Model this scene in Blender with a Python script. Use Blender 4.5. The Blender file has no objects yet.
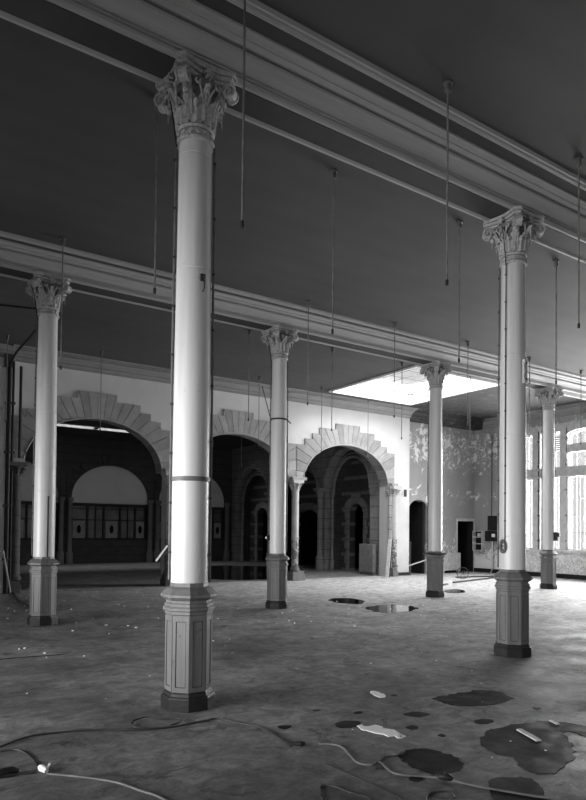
import bpy, bmesh, math, random
from mathutils import Vector, Matrix
random.seed(7)
PI = math.pi
SC = bpy.context.scene
COL = SC.collection

# ------------------------------------------------------------------ camera
FPX, YAW, PITCH, ROLL, CY = 635.83, .5897, .0217, .0103, 516.42
cam_d = bpy.data.cameras.new('camera')
cam = bpy.data.objects.new('camera', cam_d); COL.objects.link(cam)
cy_, sy_ = math.cos(YAW), math.sin(YAW)
fwd = Vector((sy_, cy_, 0)); rt = Vector((cy_, -sy_, 0)); up = Vector((0, 0, 1))
f2 = fwd*math.cos(PITCH) + up*math.sin(PITCH)
u2 = up*math.cos(PITCH) - fwd*math.sin(PITCH)
r3 = rt*math.cos(ROLL) + u2*math.sin(ROLL)
u3 = u2*math.cos(ROLL) - rt*math.sin(ROLL)
M = Matrix((r3, u3, -f2)).transposed().to_4x4()
M.translation = Vector((0, 0, 1.6))
cam.matrix_world = M
cam_d.sensor_fit = 'VERTICAL'; cam_d.sensor_height = 36.0; cam_d.sensor_width = 36.0*586/800
cam_d.lens = FPX/800*36
cam_d.shift_y = (CY-400)/800
cam_d.clip_start = .05; cam_d.clip_end = 300
SC.camera = cam

# ------------------------------------------------------------------ world, light, exposure
SC.view_settings.view_transform = 'Standard'
SC.view_settings.look = 'None'
SC.view_settings.exposure = 0.08
SC.view_settings.gamma = 1.0
SC.view_settings.use_curve_mapping = False
W = bpy.data.worlds.new('overcast_sky'); SC.world = W; W.use_nodes = True
bg = W.node_tree.nodes['Background']
bg.inputs[0].default_value = (1, 1, 1, 1); bg.inputs[1].default_value = .8

def daylight(name, loc, rot, sx, sy, power, spread=180):
    L = bpy.data.lights.new(name, 'AREA'); L.shape = 'RECTANGLE'; L.size = sx; L.size_y = sy; L.energy = power; L.spread = math.radians(spread)
    o = bpy.data.objects.new(name, L); o.location = loc; o.rotation_euler = rot; COL.objects.link(o); return o
XR, XL, YB, YW, YR, ZC = 20.45, -3.0, -3.4, 16.95, 17.35, 6.04
# daylight lying against the openings: right windows, two roof lights, unseen left and rear windows
daylight('daylight_right', (XR+.9, 11.0, 3.2), (0, PI/2, 0), 4.4, 9, 3600, 140)
daylight('daylight_left', (XL-.7, 6.5, 1.6), (0, -PI/2, 0), 1.8, 8, 450, 74)
daylight('daylight_rear', (6.5, YB-.9, 1.6), (PI/2, 0, 0), 20, 1.8, 130, 95)
daylight('daylight_skylight', (13.85, 14.15, 7.6), (0, 0, 0), 3.4, 3.7, 800)
daylight('daylight_vestibule', (9.0, 26.4, 6.9), (0, 0, 0), 7.0, .7, 240)

# ------------------------------------------------------------------ materials
MATS = {}
def nodes(name):
    m = bpy.data.materials.new(name); m.use_nodes = True
    nt = m.node_tree; b = nt.nodes['Principled BSDF']; MATS[name] = m
    return m, nt, b
def g(v): return (v, v, v, 1)
def noise(nt, scale, detail=6, rough=.6, vec=None, dist=0):
    n = nt.nodes.new('ShaderNodeTexNoise'); n.inputs['Scale'].default_value = scale
    n.inputs['Detail'].default_value = detail; n.inputs['Roughness'].default_value = rough
    n.inputs['Distortion'].default_value = dist
    if vec: nt.links.new(vec, n.inputs['Vector'])
    return n.outputs['Fac']
def ramp(nt, fac, stops, interp='LINEAR'):
    r = nt.nodes.new('ShaderNodeValToRGB'); r.color_ramp.interpolation = interp
    el = r.color_ramp.elements
    while len(el) < len(stops): el.new(.5)
    for e, (p, v) in zip(el, stops): e.position = p; e.color = g(v)
    nt.links.new(fac, r.inputs[0]); return r.outputs[0]
def mix(nt, fac, a, b, mode='MIX'):
    m = nt.nodes.new('ShaderNodeMix'); m.data_type = 'RGBA'; m.blend_type = mode
    for s, v in ((m.inputs[0], fac), (m.inputs[6], a), (m.inputs[7], b)):
        if hasattr(v, 'links'): nt.links.new(v, s)
        elif isinstance(v, (int, float)): s.default_value = v if s.type == 'VALUE' else g(v)
        else: s.default_value = v
    return m.outputs[2]
def math_(nt, op, a, b=0.0):
    m = nt.nodes.new('ShaderNodeMath'); m.operation = op
    for s, v in ((m.inputs[0], a), (m.inputs[1], b)):
        if hasattr(v, 'links'): nt.links.new(v, s)
        else: s.default_value = v
    return m.outputs[0]
def coords(nt, scale=(1, 1, 1), world=True):
    if world:
        s = nt.nodes.new('ShaderNodeNewGeometry').outputs['Position']
    else:
        s = nt.nodes.new('ShaderNodeTexCoord').outputs['Object']
    mp = nt.nodes.new('ShaderNodeMapping'); mp.inputs['Scale'].default_value = scale
    nt.links.new(s, mp.inputs['Vector']); return mp.outputs[0]
def sep(nt, vec):
    s = nt.nodes.new('ShaderNodeSeparateXYZ'); nt.links.new(vec, s.inputs[0]); return s.outputs
def bump(nt, b, h, strength=.3, dist=.01):
    n = nt.nodes.new('ShaderNodeBump'); n.inputs['Strength'].default_value = strength; n.inputs['Distance'].default_value = dist
    nt.links.new(h, n.inputs['Height']); nt.links.new(n.outputs[0], b.inputs['Normal'])
def plain(name, v, rough=.6, var=.12, scale=6, spec=.3, metal=0, bmp=0):
    m, nt, b = nodes(name)
    c = coords(nt)
    f = noise(nt, scale, 5, .6, c)
    nt.links.new(ramp(nt, f, [(.3, v*(1-var)), (.7, v*(1+var))]), b.inputs['Base Color'])
    b.inputs['Roughness'].default_value = rough; b.inputs['Specular IOR Level'].default_value = spec
    b.inputs['Metallic'].default_value = metal
    if bmp: bump(nt, b, noise(nt, scale*4, 5, .6, c), bmp)
    return m

plain('dark_iron', .035, .5)
plain('black_paint', .012, .55, .3)
plain('cable_rubber', .03, .5)
plain('cable_pale', .35, .5)
plain('rod_iron', .16, .5, .4, 9)
plain('rod_tip', .4, .5)
plain('cornice_plaster', .26, .6, .12, 2)
plain('frame_paint', .55, .5, .2)
plain('timber_pale', .55, .7, .25, 12)
plain('timber_dark', .05, .7, .4, 10)
plain('radiator_paint', .22, .5, .2)
plain('radiator_pale', .5, .5, .2)
plain('panel_pale', .5, .6, .2)
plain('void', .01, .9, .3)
plain('lead_curb', .85, .6, .1)
plain('conduit_grey', .12, .5, .3, 10)
plain('paint_chip', .8, .8, .1)
plain('rubber_tyre', .04, .7)
plain('lunette_plaster', .8, .8, .06, 1.5)

# pale enamelled cast iron of the shafts
m, nt, b = nodes('shaft_paint')
c = coords(nt); cs = coords(nt, (9, 9, .35))
f1 = ramp(nt, noise(nt, 1.2, 4, .5, cs), [(.3, .50), (.7, .66)])
f2_ = ramp(nt, noise(nt, 14, 6, .7, c), [(.66, 1), (.72, .62)])
nt.links.new(mix(nt, 1.0, f1, f2_, 'MULTIPLY'), b.inputs['Base Color'])
b.inputs['Roughness'].default_value = .38; b.inputs['Specular IOR Level'].default_value = .45
bump(nt, b, noise(nt, 2.2, 3, .5, c), .15, .02)
# capital: same paint with grime settled in it
m, nt, b = nodes('capital_paint')
c = coords(nt)
nt.links.new(ramp(nt, noise(nt, 30, 7, .7, c), [(.34, .26), (.5, .42), (.66, .56)]), b.inputs['Base Color'])
b.inputs['Roughness'].default_value = .6; bump(nt, b, noise(nt, 60, 4, .6, c), .5, .008)
plain('capital_recess_shade', .17, .8, .5, 20)  # darker tone for bell and grooves, standing in for shade in the recesses
# pedestal: mid grey oil paint
m, nt, b = nodes('pedestal_paint')
c = coords(nt); cs = coords(nt, (10, 10, .8))
f1 = ramp(nt, noise(nt, 2, 5, .6, cs), [(.3, .10), (.7, .155)])
f2_ = ramp(nt, noise(nt, 22, 6, .7, c), [(.60, 1), (.70, .45)])
nt.links.new(mix(nt, 1.0, f1, f2_, 'MULTIPLY'), b.inputs['Base Color'])
b.inputs['Roughness'].default_value = .5; bump(nt, b, noise(nt, 30, 4, .6, c), .2, .004)
plain('pedestal_shadow_paint', .10, .6, .3, 12)
plain('plinth_black', .015, .5, .5, 14, bmp=.4)

# floor
m, nt, b = nodes('floor_concrete')
c = coords(nt); fx = sep(nt, c)
base = ramp(nt, noise(nt, .5, 8, .62, c, .4), [(.36, .085), (.5, .145), (.64, .21)])
# plaster dust plus painted light: floor pales towards the peeling walls and windows
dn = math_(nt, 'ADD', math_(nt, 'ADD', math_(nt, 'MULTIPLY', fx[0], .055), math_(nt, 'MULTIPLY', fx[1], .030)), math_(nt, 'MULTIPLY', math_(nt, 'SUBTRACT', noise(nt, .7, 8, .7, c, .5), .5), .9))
dust_and_light = ramp(nt, dn, [(.42, 0), (1.0, .85)])
dust_and_light = mix(nt, 1.0, dust_and_light, math_(nt, 'ADD', math_(nt, 'MULTIPLY', math_(nt, 'LESS_THAN', fx[1], 17.2), .72), .28), 'MULTIPLY')
base = mix(nt, dust_and_light, base, .50)
fine = ramp(nt, noise(nt, 5, 9, .78, c, .8), [(.34, .50), (.5, 1.0), (.66, 1.6)])
base = mix(nt, 1.0, base, fine, 'MULTIPLY')
stain = ramp(nt, noise(nt, 2.1, 9, .7, coords(nt, (1, 1.5, 1)), .9), [(.585, 0), (.62, .75)])
base = mix(nt, stain, base, mix(nt, 1.0, base, .35, 'MULTIPLY'))
scuff = ramp(nt, noise(nt, 2.2, 7, .72, coords(nt, (.5, 1.9, 1)), 1.5), [(.47, 0), (.5, .6), (.53, 0)])
base = mix(nt, scuff, base, mix(nt, 1.0, base, .5, 'MULTIPLY'))
fleck = ramp(nt, noise(nt, 6, 8, .85, coords(nt, (1, 1.3, 1))), [(.665, 0), (.69, 1)])
base = mix(nt, fleck, base, .5)
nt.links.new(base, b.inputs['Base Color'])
nt.links.new(ramp(nt, noise(nt, 1.3, 6, .7, c), [(.35, .5), (.65, .8)]), b.inputs['Roughness'])
b.inputs['Specular IOR Level'].default_value = .3
bump(nt, b, noise(nt, 9, 8, .7, c), .4, .02)

# ceilings
m, nt, b = nodes('ceiling_paint')
c = coords(nt)
base = ramp(nt, noise(nt, .6, 6, .6, c), [(.3, .064), (.7, .086)])
sp = ramp(nt, noise(nt, 11, 4, .9, c), [(.765, 0), (.785, .6)])
base = mix(nt, sp, base, .35)
xyz = sep(nt, c)
wv = nt.nodes.new('ShaderNodeTexWave'); wv.bands_direction = 'Y'; wv.inputs['Scale'].default_value = .62; wv.inputs['Distortion'].default_value = .6
nt.links.new(c, wv.inputs['Vector'])
bands = ramp(nt, wv.outputs['Fac'], [(.2, .97), (.8, 1.03)])
base = mix(nt, 1.0, base, bands, 'MULTIPLY')
# peeling strip in the corner beyond the roof light, with shade painted over it
mk = math_(nt, 'MULTIPLY', math_(nt, 'GREATER_THAN', xyz[0], 15.9), math_(nt, 'GREATER_THAN', xyz[1], 11.9))
pe = ramp(nt, noise(nt, 3.2, 8, .75, c, .5), [(.42, .35), (.5, 1), (.56, .5), (.63, 2.6)])
base = mix(nt, mk, base, mix(nt, 1.0, mix(nt, 1.0, base, .6, 'MULTIPLY'), pe, 'MULTIPLY'))
nt.links.new(base, b.inputs['Base Color']); b.inputs['Roughness'].default_value = .75
# beam face paint
m, nt, b = nodes('beam_paint')
c = coords(nt); cs = coords(nt, (.5, 6, 6))
base = mix(nt, 1.0, ramp(nt, noise(nt, 2, 5, .6, cs), [(.3, .42), (.7, .50)]), ramp(nt, noise(nt, 8, 6, .7, c), [(.62, 1), (.70, .8)]), 'MULTIPLY')
nt.links.new(base, b.inputs['Base Color']); b.inputs['Roughness'].default_value = .55
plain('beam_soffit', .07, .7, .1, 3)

# wall plaster (hall)
def plaster(name, v, dark, lo, hi, rough=.8, flake=None, fl=(.60, .64), stain_lo=None):
    m, nt, b = nodes(name); c = coords(nt)
    base = ramp(nt, noise(nt, .8, 7, .6, c), [(.3, v*.86), (.7, v*1.06)])
    d = ramp(nt, noise(nt, 4.5, 8, .78, c, .4), [(lo, 0), (hi, 1)])
    base = mix(nt, d, base, dark)
    if flake:
        k = ramp(nt, noise(nt, 2.3, 8, .72, c, .8), [(fl[0], 0), (fl[1], 1)])
        base = mix(nt, k, base, flake)
    if stain_lo:
        z = sep(nt, c)[2]
        zz = math_(nt, 'ADD', z, math_(nt, 'MULTIPLY', noise(nt, 3, 6, .7, c), .7))
        kk = ramp(nt, zz, [(.0, .8), (.999, 0)])
        base = mix(nt, kk, base, stain_lo)
    nt.links.new(base, b.inputs['Base Color']); b.inputs['Roughness'].default_value = rough
    bump(nt, b, noise(nt, 12, 7, .7, c), .25, .01)
    return m
plaster('plaster_white', .60, .35, .70, .74)
plaster('plaster_lower', .70, .22, .60, .66, flake=.8)
# wet peeled wall: grey paint with white flakes, most of them high up by the corner
m, nt, b = nodes('plaster_peeling'); c = coords(nt); xyz = sep(nt, c)
base = ramp(nt, noise(nt, .9, 7, .6, coords(nt, (1, 1, .35))), [(.3, .24), (.7, .36)])
hz = ramp(nt, math_(nt, 'DIVIDE', xyz[2], 6.0), [(0, .3), (.2, .05), (.42, .0), (.5, .07), (.6, .0), (.72, .10), (.88, .12), (1, 0)])
n1 = noise(nt, 2.6, 9, .72, c, .9)
fl = ramp(nt, math_(nt, 'ADD', math_(nt, 'MAXIMUM', n1, math_(nt, 'SUBTRACT', noise(nt, 7.5, 9, .8, c, .9), .02)), hz), [(.64, 0), (.655, 1)])
base = mix(nt, fl, base, .72)
dk = ramp(nt, noise(nt, 4, 8, .75, c, .6), [(.67, 0), (.70, 1)])
base = mix(nt, dk, base, .09)
nt.links.new(base, b.inputs['Base Color']); b.inputs['Roughness'].default_value = .8
bump(nt, b, n1, .4, .02)
# dado under the windows: white with dark craquelure
m, nt, b = nodes('plaster_dado'); c = coords(nt)
n1 = noise(nt, 5.0, 8, .7, c, 1.2)
base = ramp(nt, n1, [(.46, .75), (.485, .3), (.50, .25), (.52, .72), (.63, .8), (.66, .35)])
nt.links.new(base, b.inputs['Base Color']); b.inputs['Roughness'].default_value = .8
# stones
def stone(name, lo, hi, island=True, courses=0):
    m, nt, b = nodes(name); c = coords(nt)
    base = ramp(nt, noise(nt, 3.0, 8, .65, c), [(.3, lo), (.7, hi)])
    if island:
        r = nt.nodes.new('ShaderNodeNewGeometry').outputs['Random Per Island']
        base = mix(nt, 1.0, base, ramp(nt, r, [(0, .78), (1, 1.18)]), 'MULTIPLY')
    pk = ramp(nt, noise(nt, 18, 6, .8, c), [(.62, 1), (.7, .5)])
    base = mix(nt, 1.0, base, pk, 'MULTIPLY')
    if courses:
        z = sep(nt, c)[2]
        fr = math_(nt, 'FRACT', math_(nt, 'DIVIDE', math_(nt, 'ADD', z, .02), courses))
        k = math_(nt, 'LESS_THAN', fr, .05)
        base = mix(nt, k, base, lo*.45)
    nt.links.new(base, b.inputs['Base Color']); b.inputs['Roughness'].default_value = .8
    bump(nt, b, noise(nt, 20, 6, .7, c), .3, .01)
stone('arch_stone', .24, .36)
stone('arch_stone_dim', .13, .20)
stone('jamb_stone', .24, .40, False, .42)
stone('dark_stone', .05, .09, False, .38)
# peeling colonnette
m, nt, b = nodes('colonnette_stone'); c = coords(nt); xyz = sep(nt, c)
hi = ramp(nt, math_(nt, 'DIVIDE', xyz[2], 4.0), [(.0, .22), (.32, .12), (.36, -.2 if False else 0), (1, 0)])
n1 = noise(nt, 8, 7, .75, c, .5)
base = mix(nt, ramp(nt, math_(nt, 'ADD', n1, hi), [(.60, 0), (.64, 1)]), ramp(nt, noise(nt, 2, 5, .6, c), [(.3, .36), (.7, .5)]), .10)
nt.links.new(base, b.inputs['Base Color']); b.inputs['Roughness'].default_value = .7
# striped masonry of the vestibule end wall
m, nt, b = nodes('striped_masonry'); c = coords(nt); z = sep(nt, c)[2]
fr = math_(nt, 'FRACT', math_(nt, 'DIVIDE', math_(nt, 'ADD', z, .05), .62))
k = math_(nt, 'LESS_THAN', fr, .22)
br = nt.nodes.new('ShaderNodeTexBrick'); br.inputs['Color1'].default_value = g(.075); br.inputs['Color2'].default_value = g(.11); br.inputs['Mortar'].default_value = g(.05)
br.inputs['Scale'].default_value = 4.0
sw = nt.nodes.new('ShaderNodeCombineXYZ'); s3 = sep(nt, c)
nt.links.new(math_(nt, 'ADD', s3[0], s3[1]), sw.inputs[0]); nt.links.new(s3[2], sw.inputs[1]); nt.links.new(sw.outputs[0], br.inputs['Vector'])
base = mix(nt, k, br.outputs['Color'], ramp(nt, noise(nt, 4, 6, .7, c), [(.3, .18), (.7, .30)]))
nt.links.new(base, b.inputs['Base Color']); b.inputs['Roughness'].default_value = .8
# wet marks and water
m, nt, b = nodes('wet_stain'); c = coords(nt)
nt.links.new(ramp(nt, noise(nt, 6, 6, .7, c), [(.3, .006), (.7, .018)]), b.inputs['Base Color'])
nt.links.new(ramp(nt, noise(nt, 5, 4, .6, c), [(.35, .5), (.65, .8)]), b.inputs['Roughness']); b.inputs['Specular IOR Level'].default_value = .08
m, nt, b = nodes('standing_water'); b.inputs['Base Color'].default_value = g(.015); b.inputs['Roughness'].default_value = .06
bump(nt, b, noise(nt, 2, 3, .5, coords(nt)), .08, .01)
# glass
def glass(name, frac, tint):
    m = bpy.data.materials.new(name); m.use_nodes = True; MATS[name] = m; nt = m.node_tree; nt.nodes.clear()
    o = nt.nodes.new('ShaderNodeOutputMaterial'); t = nt.nodes.new('ShaderNodeBsdfTransparent'); t.inputs[0].default_value = g(tint)
    gl = nt.nodes.new('ShaderNodeBsdfGlossy'); gl.inputs[0].default_value = g(.8); gl.inputs['Roughness'].default_value = .08
    x = nt.nodes.new('ShaderNodeMixShader'); x.inputs[0].default_value = frac
    nt.links.new(t.outputs[0], x.inputs[1]); nt.links.new(gl.outputs[0], x.inputs[2]); nt.links.new(x.outputs[0], o.inputs[0])
glass('window_glass', .08, .92)
plain('booth_pane', .16, .25, .25, 3, .5)
plain('booth_paper', .42, .8, .15, 9)

# ------------------------------------------------------------------ mesh helpers
def box(bm, x0, x1, y0, y1, z0, z1):
    v = [bm.verts.new((x, y, z)) for x in (x0, x1) for y in (y0, y1) for z in (z0, z1)]
    for f in ((0, 1, 3, 2), (4, 6, 7, 5), (0, 4, 5, 1), (2, 3, 7, 6), (0, 2, 6, 4), (1, 5, 7, 3)):
        bm.faces.new([v[i] for i in f])
def obox(bm, c, ax, ay, az, hx, hy, hz):
    v = []
    for i in (-1, 1):
        for j in (-1, 1):
            for k in (-1, 1):
                v.append(bm.verts.new(Vector(c)+ax*hx*i+ay*hy*j+az*hz*k))
    for f in ((0, 1, 3, 2), (4, 6, 7, 5), (0, 4, 5, 1), (2, 3, 7, 6), (0, 2, 6, 4), (1, 5, 7, 3)):
        bm.faces.new([v[i] for i in f])
def bar(bm, a, b_, w, h=None, roll=0):
    a, b_ = Vector(a), Vector(b_); d = (b_-a); L = d.length; d.normalize(); h = h or w
    s = d.orthogonal() if abs(d.z) > .99 else Vector((0, 0, 1)).cross(d)
    s.normalize(); t = d.cross(s); s, t = s*math.cos(roll)+t*math.sin(roll), t*math.cos(roll)-s*math.sin(roll)
    obox(bm, (a+b_)/2, d, s, t, L/2, w/2, h/2)
def tube(bm, pts, r, n=8, closed=False):
    pts = [Vector(p) for p in pts]; rings = []
    N = len(pts)
    for i, p in enumerate(pts):
        a = pts[(i-1) % N] if (i > 0 or closed) else p
        c = pts[(i+1) % N] if (i < N-1 or closed) else p
        d = (c-a).normalized()
        s = (Vector((0, 0, 1)).cross(d) if abs(d.z) < .95 else Vector((1, 0, 0)).cross(d)).normalized(); t = d.cross(s)
        rr = r[i] if isinstance(r, (list, tuple)) else r
        rings.append([bm.verts.new(p+(s*math.cos(2*PI*k/n)+t*math.sin(2*PI*k/n))*rr) for k in range(n)])
    for i in range(N if closed else N-1):
        A, B = rings[i], rings[(i+1) % N]
        for k in range(n):
            bm.faces.new((A[k], A[(k+1) % n], B[(k+1) % n], B[k]))
    if not closed:
        bm.faces.new(rings[0][::-1]); bm.faces.new(rings[-1])
def smoothline(pts, k=4):
    P = [Vector(p) for p in pts]; out = []
    for i in range(len(P)-1):
        a, b_, c, d = P[max(i-1, 0)], P[i], P[i+1], P[min(i+2, len(P)-1)]
        for j in range(k):
            t = j/k
            out.append(.5*((2*b_)+(c-a)*t+(2*a-5*b_+4*c-d)*t*t+(3*b_-a-3*c+d)*t**3))
    out.append(P[-1]); return out
def lathe(bm, prof, n=40, cx=0, cy=0, a0=0, a1=2*PI, phase=0):
    full = abs(a1-a0-2*PI) < 1e-6; m_ = n if full else n+1
    rings = [[bm.verts.new((cx+r*math.cos(a0+phase+(a1-a0)*k/n), cy+r*math.sin(a0+phase+(a1-a0)*k/n), z)) for k in range(m_)] for r, z in prof]
    for A, B in zip(rings, rings[1:]):
        for k in range(n):
            bm.faces.new((A[k], A[(k+1) % m_], B[(k+1) % m_], B[k]))
    if full:
        bm.faces.new(rings[0][::-1]); bm.faces.new(rings[-1])
def extrude_poly(bm, poly, mp, d0, d1):
    """poly: list of (u,z); mp(u,d,z)->xyz ; solid between depths"""
    A = [bm.verts.new(mp(u, d0, z)) for u, z in poly]; B = [bm.verts.new(mp(u, d1, z)) for u, z in poly]
    n = len(poly); bm.faces.new(A); bm.faces.new(B[::-1])
    for i in range(n): bm.faces.new((A[i], A[(i+1) % n], B[(i+1) % n], B[i]))
def profile_x(bm, prof, x0, x1):   # prof (y,z) closed polygon extruded along x
    extrude_poly(bm, prof, lambda u, d, z: (d, u, z), x0, x1)
def profile_y(bm, prof, y0, y1):
    extrude_poly(bm, prof, lambda u, d, z: (u, d, z), y0, y1)
def build(name, bm, mat, parent=None, smooth=False, loc=None, kind=None, bevel=0):
    bmesh.ops.recalc_face_normals(bm, faces=bm.faces)
    me = bpy.data.meshes.new(name); bm.to_mesh(me); bm.free()
    me.materials.append(MATS[mat])
    if smooth:
        me.shade_smooth()
        me.set_sharp_from_angle(angle=math.radians(38))
    o = bpy.data.objects.new(name, me); COL.objects.link(o)
    if parent: o.parent = parent
    if loc is not None: o.location = loc
    if kind: o['kind'] = kind
    if bevel:
        md = o.modifiers.new('bevel', 'BEVEL'); md.width = bevel; md.segments = 2; md.limit_method = 'ANGLE'
    return o
def tag(o, label, cat, group=None, kind=None):
    o['label'] = label; o['category'] = cat
    if group: o['group'] = group
    o['kind'] = kind or 'thing'
    return o
def thing(name, loc, label, cat, group=None, rz=0):
    o = bpy.data.objects.new(name, None); COL.objects.link(o); o.location = loc; o.rotation_euler = (0, 0, rz); o.empty_display_size = .1
    return tag(o, label, cat, group)
def copy_tree(o, parent=None):
    c = o.copy(); COL.objects.link(c)
    if parent: c.parent = parent
    for ch in o.children: copy_tree(ch, c)
    return c
NB = bmesh.new

MY = lambda u, d, z: (u, d, z)      # wall running along x
MX = lambda u, d, z: (d, u, z)      # wall running along y
def arcade(bm, mp, u0, u1, z0, z1, d0, d1, ops, n=28, top=True):
    """wall slab with openings (uc, half, zsill, zspring, rise)"""
    def quad(*p): bm.faces.new([bm.verts.new(mp(*q)) for q in p])
    def strip(a, b_, za0, zb0, za1, zb1):
        if max(za1-za0, zb1-zb0) < 1e-5: return
        for d in (d0, d1): quad((a, d, za0), (b_, d, zb0), (b_, d, zb1), (a, d, za1))
    def edge(a, b_, za, zb): quad((a, d0, za), (b_, d0, zb), (b_, d1, zb), (a, d1, za))
    cur = u0
    for uc, h, zs, zp, ri in sorted(ops):
        if uc-h > cur: strip(cur, uc-h, z0, z0, z1, z1)
        def zt(u):
            return zp+ri*math.sqrt(max(0, 1-((u-uc)/h)**2)) if ri else zp
        us = [uc-h*math.cos(PI*i/n) for i in range(n+1)] if ri else [uc-h, uc+h]
        for a, b_ in zip(us, us[1:]):
            strip(a, b_, zt(a), zt(b_), z1, z1)
            if z1-min(zt(a), zt(b_)) > 1e-4: edge(a, b_, zt(a), zt(b_))
            if zs > z0: strip(a, b_, z0, z0, zs, zs)
        if zs > z0: edge(uc-h, uc+h, zs, zs)
        for u in (uc-h, uc+h): quad((u, d0, zs), (u, d1, zs), (u, d1, zp), (u, d0, zp))
        cur = uc+h
    if u1 > cur: strip(cur, u1, z0, z0, z1, z1)
    if top: edge(u0, u1, z1, z1)
    for u in (u0, u1): quad((u, d0, z0), (u, d1, z0), (u, d1, z1), (u, d0, z1))
    bmesh.ops.remove_doubles(bm, verts=bm.verts, dist=1e-5)

# ------------------------------------------------------------------ floor and ceilings
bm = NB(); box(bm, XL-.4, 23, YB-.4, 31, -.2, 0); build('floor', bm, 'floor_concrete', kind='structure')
SX0, SX1, SY0, SY1 = 12.15, 15.55, 12.3, 16.0
bm = NB()
for a in ((XL, SX0-.04, YB, YR), (SX1+.04, XR, YB, YR), (SX0-.04, SX1+.04, YB, SY0-.04), (SX0-.04, SX1+.04, SY1+.04, YR)):
    box(bm, a[0], a[1], a[2], a[3], ZC, ZC+.25)
build('ceiling', bm, 'ceiling_paint', kind='structure')
ZV = 5.75; VX0, VX1, VY0, VY1 = 5.6, 12.4, 26.1, 26.7
bm = NB()
for a in ((-2, VX0-.03, YW+.45, 30), (VX1+.03, 17.5, YW+.45, 30), (VX0-.03, VX1+.03, YW+.45, VY0-.03), (VX0-.03, VX1+.03, VY1+.03, 30)):
    box(bm, a[0], a[1], a[2], a[3], ZV, ZV+.3)
build('ceiling_vestibule', bm, 'dark_stone', kind='structure')

# ------------------------------------------------------------------ hall walls
ACX = [5.03, 9.30, 13.54]; AH, ASP, ARI = 1.86, 3.20, 1.35
bm = NB(); arcade(bm, MY, XL, 16.45, ASP, ZC, YW, YW+.45, [(c_, AH, ASP, ASP, ARI) for c_ in ACX])
arcade(bm, MY, XL, 16.45, 0, ASP, YW, YW+.45, [(c_+(.08, 0, -.08)[i], (AH+.09, AH+.17, AH+.09)[i], 0, ASP, 0) for i, c_ in enumerate(ACX)], top=False)
build('wall_front', bm, 'plaster_white', kind='structure')
# recessed stretch with niche and doorway
bm = NB(); arcade(bm, MY, 16.45, XR+.4, 0, ZC, YR, YR+.3, [(17.33, .53, 0, 2.35, .45), (19.93, .46, 0, 2.03, 0)], 16)
build('wall_front_recessed', bm, 'plaster_peeling', kind='structure')
bm = NB(); box(bm, 16.4, 16.45, YW+.1, YR+.2, 0, ZC); build('wall_return', bm, 'plaster_white', kind='structure')
# niche lining and dark room behind the doorway
bm = NB()
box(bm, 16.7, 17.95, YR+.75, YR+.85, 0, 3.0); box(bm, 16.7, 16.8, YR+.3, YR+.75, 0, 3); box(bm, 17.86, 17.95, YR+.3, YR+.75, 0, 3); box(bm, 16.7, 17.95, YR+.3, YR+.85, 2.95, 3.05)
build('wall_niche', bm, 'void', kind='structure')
bm = NB(); box(bm, 16.81, 17.85, YR+.66, YR+.74, 0, 1.2); build('trim_1', bm, 'radiator_paint', kind='structure')
bm = NB(); box(bm, 17.3, 17.36, YR+.7, YR+.74, 1.2, 2.8); build('trim_2', bm, 'panel_pale', kind='structure')
bm = NB()
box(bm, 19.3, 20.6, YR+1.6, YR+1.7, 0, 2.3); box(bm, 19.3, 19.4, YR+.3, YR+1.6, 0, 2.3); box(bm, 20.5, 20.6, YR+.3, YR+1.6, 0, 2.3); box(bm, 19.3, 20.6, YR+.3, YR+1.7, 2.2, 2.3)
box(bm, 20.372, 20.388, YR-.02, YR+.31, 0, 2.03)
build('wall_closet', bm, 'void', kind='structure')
# left wall pilaster beside arch
bm = NB(); box(bm, 1.2, 2.86, YW-.22, YW, 0, ZC-.3); build('trim_3', bm, 'plaster_lower', kind='structure')

# right wall with tall windows
WZ0, WZ1 = 1.0, 5.22
rops = []
yy = 14.9
lights = [(14.99, .40), (13.87, .40), (12.58, .66)]
y_ = 11.2
while y_ > 8:
    lights += [(y_, .40), (y_-1.13, .40), (y_-2.42, .66)]; y_ -= 3.7
for i, (c_, h) in enumerate(lights):
    if h > .5: rops.append((c_, h, WZ0, 5.02, .2))
    else: rops.append((c_, h, WZ0, WZ1, 0))
bm = NB(); arcade(bm, MX, YB, YR+.3, 0, ZC, XR, XR+.35, rops, 10)
build('wall_right', bm, 'plaster_peeling', kind='structure')
bm = NB()
box(bm, XR-.02, XR, YB, 15.55, 0, .9); build('wall_right_dado', bm, 'plaster_dado', kind='structure')
bm = NB(); box(bm, XR-.10, XR, YB, 15.55, .90, .99); build('trim_4', bm, 'frame_paint', kind='structure', bevel=.01)
# white facing between and around the window lights
bm = NB(); arcade(bm, MX, YB, 15.5, .99, 5.5, XR-.05, XR-.001, rops, 10); build('wall_right_facing', bm, 'frame_paint', kind='structure')
bm = NB()
for i, (c_, h) in enumerate(lights): box(bm, XR-.11, XR+.2, c_-h, c_+h, 3.60, 3.92)
for i in range(len(lights)):
    pass
build('trim_5', bm, 'frame_paint', kind='structure')
bm = NB(); box(bm, XR-.12, XR-.05, YB, 15.5, 3.58, 3.66); box(bm, XR-.12, XR-.05, YB, 15.5, 3.86, 3.93); build('trim_6', bm, 'frame_paint', kind='structure', bevel=.01)

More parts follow.
